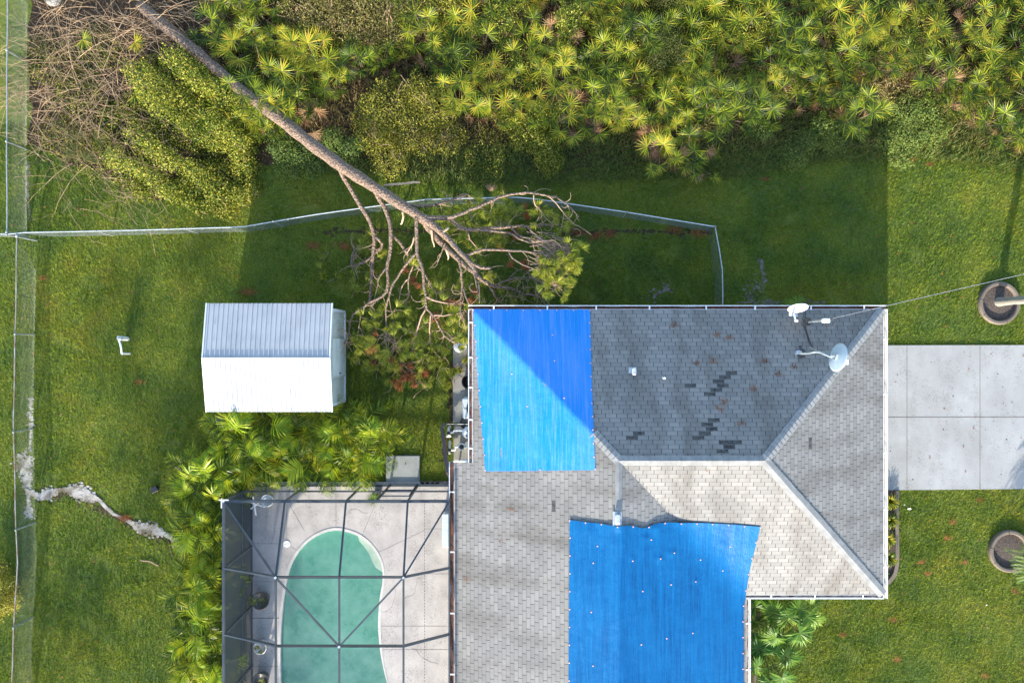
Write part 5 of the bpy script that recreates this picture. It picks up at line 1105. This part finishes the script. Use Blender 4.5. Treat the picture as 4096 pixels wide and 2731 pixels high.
# ---------------------------------------------------------------- debris on roof and lawn
def straw(px, py, n_, L, r_, onr, label, group):
    V, F = [], []; c_ = onroof(px, py, .012) if onr else W(px, py, .05); a0 = U(0, 3.14)
    for i in range(n_):
        a = a0 + random.gauss(0, .7); p = c_ + Vector((random.gauss(0, r_), random.gauss(0, r_ * .5), 0))
        if onr: p.z = rz(p.x, p.y) + .014
        else: p.z = U(.07, .11)
        e = p + Vector((math.cos(a), math.sin(a), 0)) * L * U(.6, 1.2); e.z = (rz(e.x, e.y) + .014) if onr else U(.07, .12)
        s_ = Vector((-math.sin(a), math.cos(a), 0)) * (.004 if onr else .007); k_ = len(V); V += [tuple(p - s_), tuple(p + s_), tuple(e + s_ * .5), tuple(e - s_ * .5)]; F.append((k_, k_ + 1, k_ + 2, k_ + 3))
    tag(npmesh('pine_needle_clump', V, F, M['needle_dead']), label, 'pine straw', group)
for x, y in ((2700, 1305), (2860, 1340), (2790, 1460), (2905, 1605), (3060, 1450), (3165, 1470), (2880, 1640), (2960, 1695), (3110, 1500), (2910, 1350), (3020, 1560), (2850, 1450)):
    straw(x, y, 16, .17, .07, True, 'rusty pine needles scattered on the north slope shingles', 'rusty needle clumps on the north slope')
for x, y in ((2045, 2035), (2000, 2160), (1870, 2320)): straw(x, y, 9, .16, .06, True, 'few red needles on the west slope shingles', 'red needle clumps on the west slope')
straw(2830, 1885, 12, .05, .07, True, 'small sprinkle of red needles just below the main ridge', None)
for x, y in ((1000, 1170), (1250, 985), (2380, 950), (2300, 930), (2430, 935), (2700, 925), (2780, 935), (1760, 960), (2060, 940), (1380, 990)): straw(x, y, 60, .16, .14, False, 'rust coloured pine needle clump on the shaded back lawn', 'rusty clumps on the back lawn')
for x, y in ((3805, 2092), (3785, 2155), (3690, 2250), (3855, 2252), (3705, 2295), (3565, 2480), (3360, 2535), (3580, 2637), (4052, 2365), (3940, 2705), (3920, 2000), (170, 1115), (560, 1530), (3650, 645), (3720, 660), (3560, 640), (3060, 720)): straw(x, y, 22, .13, .07, False, 'little rust coloured needle clump lying on the open lawn', 'rusty clumps on the open lawn')
straw(505, 2075, 60, .2, .12, False, 'rusty pine straw tuft on the sandy trail in the left lawn', None)
b = MB(); fan(b, W(1960, 765, .15), (.2, 1, .1), (0, -.3, 1), .33, 12, R(110), .02, .1); tag(b.build('dead_frond', M['palmetto_dead']), 'single dried palmetto frond on the grass above the pine crown', 'frond')
b = MB(); fan(b, W(3190, 1215, .15), (-.3, 1, .1), (0, -.2, 1), .4, 22, R(170), .02, .1); fan(b, W(3150, 1225, .2), (-.8, .5, .1), (0, -.2, 1), .35, 22, R(170), .02, .1); tag(b.build('fern', M['fanpalm']), 'green fern clump at the north wall under the white dish', 'fern')
for x, y, lb in ((3637, 2034, 'crumpled cream paper scrap on the grass below the driveway'), (3945, 2418, 'tiny white scrap on the lawn below the lower planter'), (3618, 2018, 'tiny bluish scrap near the driveway edge')):
    b = MB(); p = W(x, y, .09); r_ = .08 if x == 3637 else .04; b.face([p + Vector((r_ * math.cos(a) * U(.7, 1.2), r_ * .5 * math.sin(a) * U(.7, 1.2), U(0, .03))) for a in np.linspace(0, 6.28, 8)[:-1]]); tag(b.build('paper_scrap', M['paper']), lb, 'litter')
b = MB(); b.tube([W(562, 2240, .04), W(600, 2244, .05), W(635, 2262, .04)], .02, 6); tag(b.build('stick', M['twig']), 'crooked stick on the left lawn just before the palms', 'stick')
b = MB(); b.tube([W(702, 1866, .3), W(732, 1884, .3)], .03, 6); tag(b.build('stick', M['twig']), 'short cut stem at the outer edge of the areca palms', 'stick')
b = MB(); b.tube([W(675, 2165, .05), W(690, 2220, .05), W(730, 2245, .05)], .02, 6); tag(b.build('stick', M['stem']), 'dark stick lying on the sand beside the areca palms', 'stick')
b = MB(); b.box(W(618, 1957, .08), (.26, .2, .12), .5, bev=.02); tag(b.build('dark_block', M['black']), 'small dark blue grey block on the lawn at the tip of the palms', 'block')

# ---------------------------------------------------------------- grass
def lawn(n_, zmul, x0, x1, y0, y1, dens=None):
    P = rng.uniform((x0, y0), (x1, y1), (n_, 2)); x, y = P[:, 0], P[:, 1]
    bad = ((x > -1.9) & (x < 11.3) & (y < .6) & (y > -7.5)) | ((x > -9.2) & (x < 6.9) & (y < -4.86)) | ((x > wx0) & (x < wx1) & (y > wy0) & (y < wy1))
    bad |= inpoly(x, y, drive) | inpoly(x, y, litter) & (rng.random(n_) < .93)
    for (cx, cy, rr) in ((pc.x, pc.y, .73), (W(4030, 2200).x, W(4030, 2200).y, .72)): bad |= (x - cx) ** 2 + (y - cy) ** 2 < rr ** 2
    for px0, py0, px1, py1 in ((1545, 1820, 1680, 1934), (1812, 1380, 1960, 1690), (1815, 1700, 1960, 1840), (3480, 1960, 3592, 2290)):
        a_, c_ = W(px0, py1), W(px1, py0); bad |= (x > a_.x) & (x < c_.x) & (y > a_.y) & (y < c_.y)
    g_ = np.zeros((400, 300), bool)
    for a_, c_, d_ in sandxy: g_[int((a_ + 20) * 10) % 400, int((c_ + 15) * 10) % 300] = True
    bad |= g_[((x + 20) * 10).astype(int).clip(0, 399), ((y + 15) * 10).astype(int).clip(0, 299)] & (rng.random(n_) < .8)
    fz = np.sin(x * 1.1 + 2 * np.sin(y * .7)) * np.cos(y * 1.3 + x * .4); bad |= (fz > .93) & (rng.random(n_) < .5)
    P = P[~bad]; m = len(P); az = rng.uniform(0, 6.28, m); h = rng.uniform(.04, .10, m) * zmul * (1 + .25 * fz[~bad]); ln = rng.uniform(.02, .085, m); wv = rng.uniform(.006, .012, m)
    o = np.column_stack([P, np.zeros(m)]); s_ = np.column_stack([-np.sin(az), np.cos(az), np.zeros(m)]) * wv[:, None]; e = o + np.column_stack([np.cos(az) * ln, np.sin(az) * ln, h])
    V = np.stack([o - s_, o + s_, e], 1).reshape(-1, 3); return V, np.arange(3 * m).reshape(m, 3)
V, F = lawn(720000, 1.0, -18.6, 18.6, -13, 7.5)
g = npmesh('grass', V, F, M['grass']); g['kind'] = 'stuff'
def weeds(n_, poly_px, hmax, mat, name):
    pl = [W(*p)[:2] for p in poly_px]; xs = [p[0] for p in pl]; ys = [p[1] for p in pl]; P = rng.uniform((min(xs), min(ys)), (max(xs), max(ys)), (n_, 2)); P = P[inpoly(P[:, 0], P[:, 1], pl)]
    m = len(P); az = rng.uniform(0, 6.28, m); h = rng.uniform(.1, hmax, m); ln = rng.uniform(.08, .3, m); o = np.column_stack([P, np.zeros(m)]); s_ = np.column_stack([-np.sin(az), np.cos(az), np.zeros(m)]) * .007; d = np.column_stack([np.cos(az), np.sin(az), np.zeros(m)])
    mid = o + d * ln[:, None] * .4 + np.array([0, 0, 1]) * (h * .8)[:, None]; e = o + d * ln[:, None] + np.array([0, 0, 1]) * h[:, None]
    V = np.stack([o - s_, o + s_, mid + s_, e, mid - s_], 1).reshape(-1, 5, 3); V = V.reshape(-1, 3); k_ = np.arange(m)[:, None] * 5; F = np.concatenate([k_ + np.array([0, 1, 2, 4]), k_ + np.array([4, 2, 3, 3])]) ; F1 = k_ + np.array([0, 1, 2, 4]); F2 = k_ + np.array([4, 2, 3])
    # keep triangles only
    F = np.concatenate([k_ + np.array([0, 1, 2]), k_ + np.array([0, 2, 4]), F2]); o_ = npmesh(name, V, F, M[mat]); o_['kind'] = 'stuff'
edge_px = [(1180, 690), (1300, 560), (1480, 640), (1800, 600), (2000, 580), (2250, 560), (2500, 520), (2850, 600), (3050, 480), (3500, 430), (3800, 440), (4096, 560), (4200, 700), (3700, 640), (3300, 650), (2900, 720), (2500, 720), (2200, 740), (1800, 740), (1400, 700)]
weeds(26000, edge_px, .28, 'weed', 'undergrowth'); weeds(16000, edge_px, .26, 'drygrass', 'undergrowth_dry')
weeds(30000, [(830, -200), (830, 60), (1000, 500), (1500, 600), (4300, 600), (4300, -200)], .35, 'drygrass', 'thicket_undergrowth')
V, F = leafV(*(lambda P: (P, np.column_stack([rng.normal(scale=.4, size=(len(P), 2)), np.ones(len(P))])))(np.column_stack([rng.uniform(-17, 20, 26000), rng.uniform(5.4, 13.5, 26000), rng.uniform(.01, .06, 26000)])), .09, .4)
c_ = V.reshape(-1, 4, 3).mean(1); kp = inpoly(c_[:, 0], c_[:, 1], litter); V = V.reshape(-1, 4, 3)[kp].reshape(-1, 3); o = npmesh('dead_leaves', V, np.arange(len(V)).reshape(-1, 4), M['litterleaf']); o['kind'] = 'stuff'
n_ = 900; P = np.column_stack([rng.uniform(-17.5, 17.8, n_), rng.uniform(-12, 6, n_), rng.uniform(.06, .1, n_)]); P = P[~(((P[:, 0] > -9.3) & (P[:, 0] < 11.9) & (P[:, 1] < 1.1) & (P[:, 1] > -14) & ((P[:, 0] > -1.9) | (P[:, 1] < -4.8))))]
V, F = leafV(P, np.column_stack([rng.normal(scale=.3, size=(len(P), 2)), np.ones(len(P))]), .075, .5); o = npmesh('fallen_leaves', V, F, M['needle_dead']); o['kind'] = 'stuff'
shrub('low_vines', '', '', [(1750, 380, .2, 70, .5), (1250, 180, .7, 120, .35), (2000, 60, .8, 90, .3), (2500, 130, .8, 90, .3), (3000, 60, .8, 120, .3), (2250, 430, .6, 80, .3), (3650, 120, .7, 100, .3), (2800, 480, .4, 100, .3), (2400, 300, .5, 100, .4), (2900, 300, .4, 150, .4), (3300, 200, .4, 150, .4), (2100, 250, .4, 150, .4), (3900, 350, .2, 140, .4), (1100, 250, .4, 140, .4), (1950, 620, .05, 130, .25), (2750, 100, .4, 150, .4)], 34000, .055, 'shrub_green', kind='stuff')

# ---------------------------------------------------------------- tall trees south of the plot that throw the soft shade
def tall_tree(x, y, h, r_, n_, label):
    t = thing('tall_tree', label, 'tree', (x, y, 0)); b = MB(); b.tube([(x, y, 0), (x + .2, y, h * .5), (x, y + .2, h)], [.28, .2, .06], 10)
    bl = []
    for i in range(13):
        a = U(0, 6.28); q_ = U(.2, 1) * r_; z = h * U(.55, 1.0); bl.append((x + math.cos(a) * q_, y + math.sin(a) * q_, z, r_ * U(.2, .4), r_ * U(.2, .4), r_ * U(.14, .25))); b.tube([(x, y, z * .85), (bl[-1][0], bl[-1][1], z)], [.07, .03], 6)
    b.build('trunk', M['bark'], t); P, D = cloud(bl, n_); V, F = leafV(P, D, .22, .5); npmesh('crown', V, F, M['shrub_green'], t)
for x, y, h, r_, lb in ((-3.2, -38, 12.5, 3.6, 'tall loose crowned tree well south of the pool'), (-15.5, -36, 13, 4.5, 'broad tree south of the left lawn')): tall_tree(x, y, h, r_, 5200, lb)
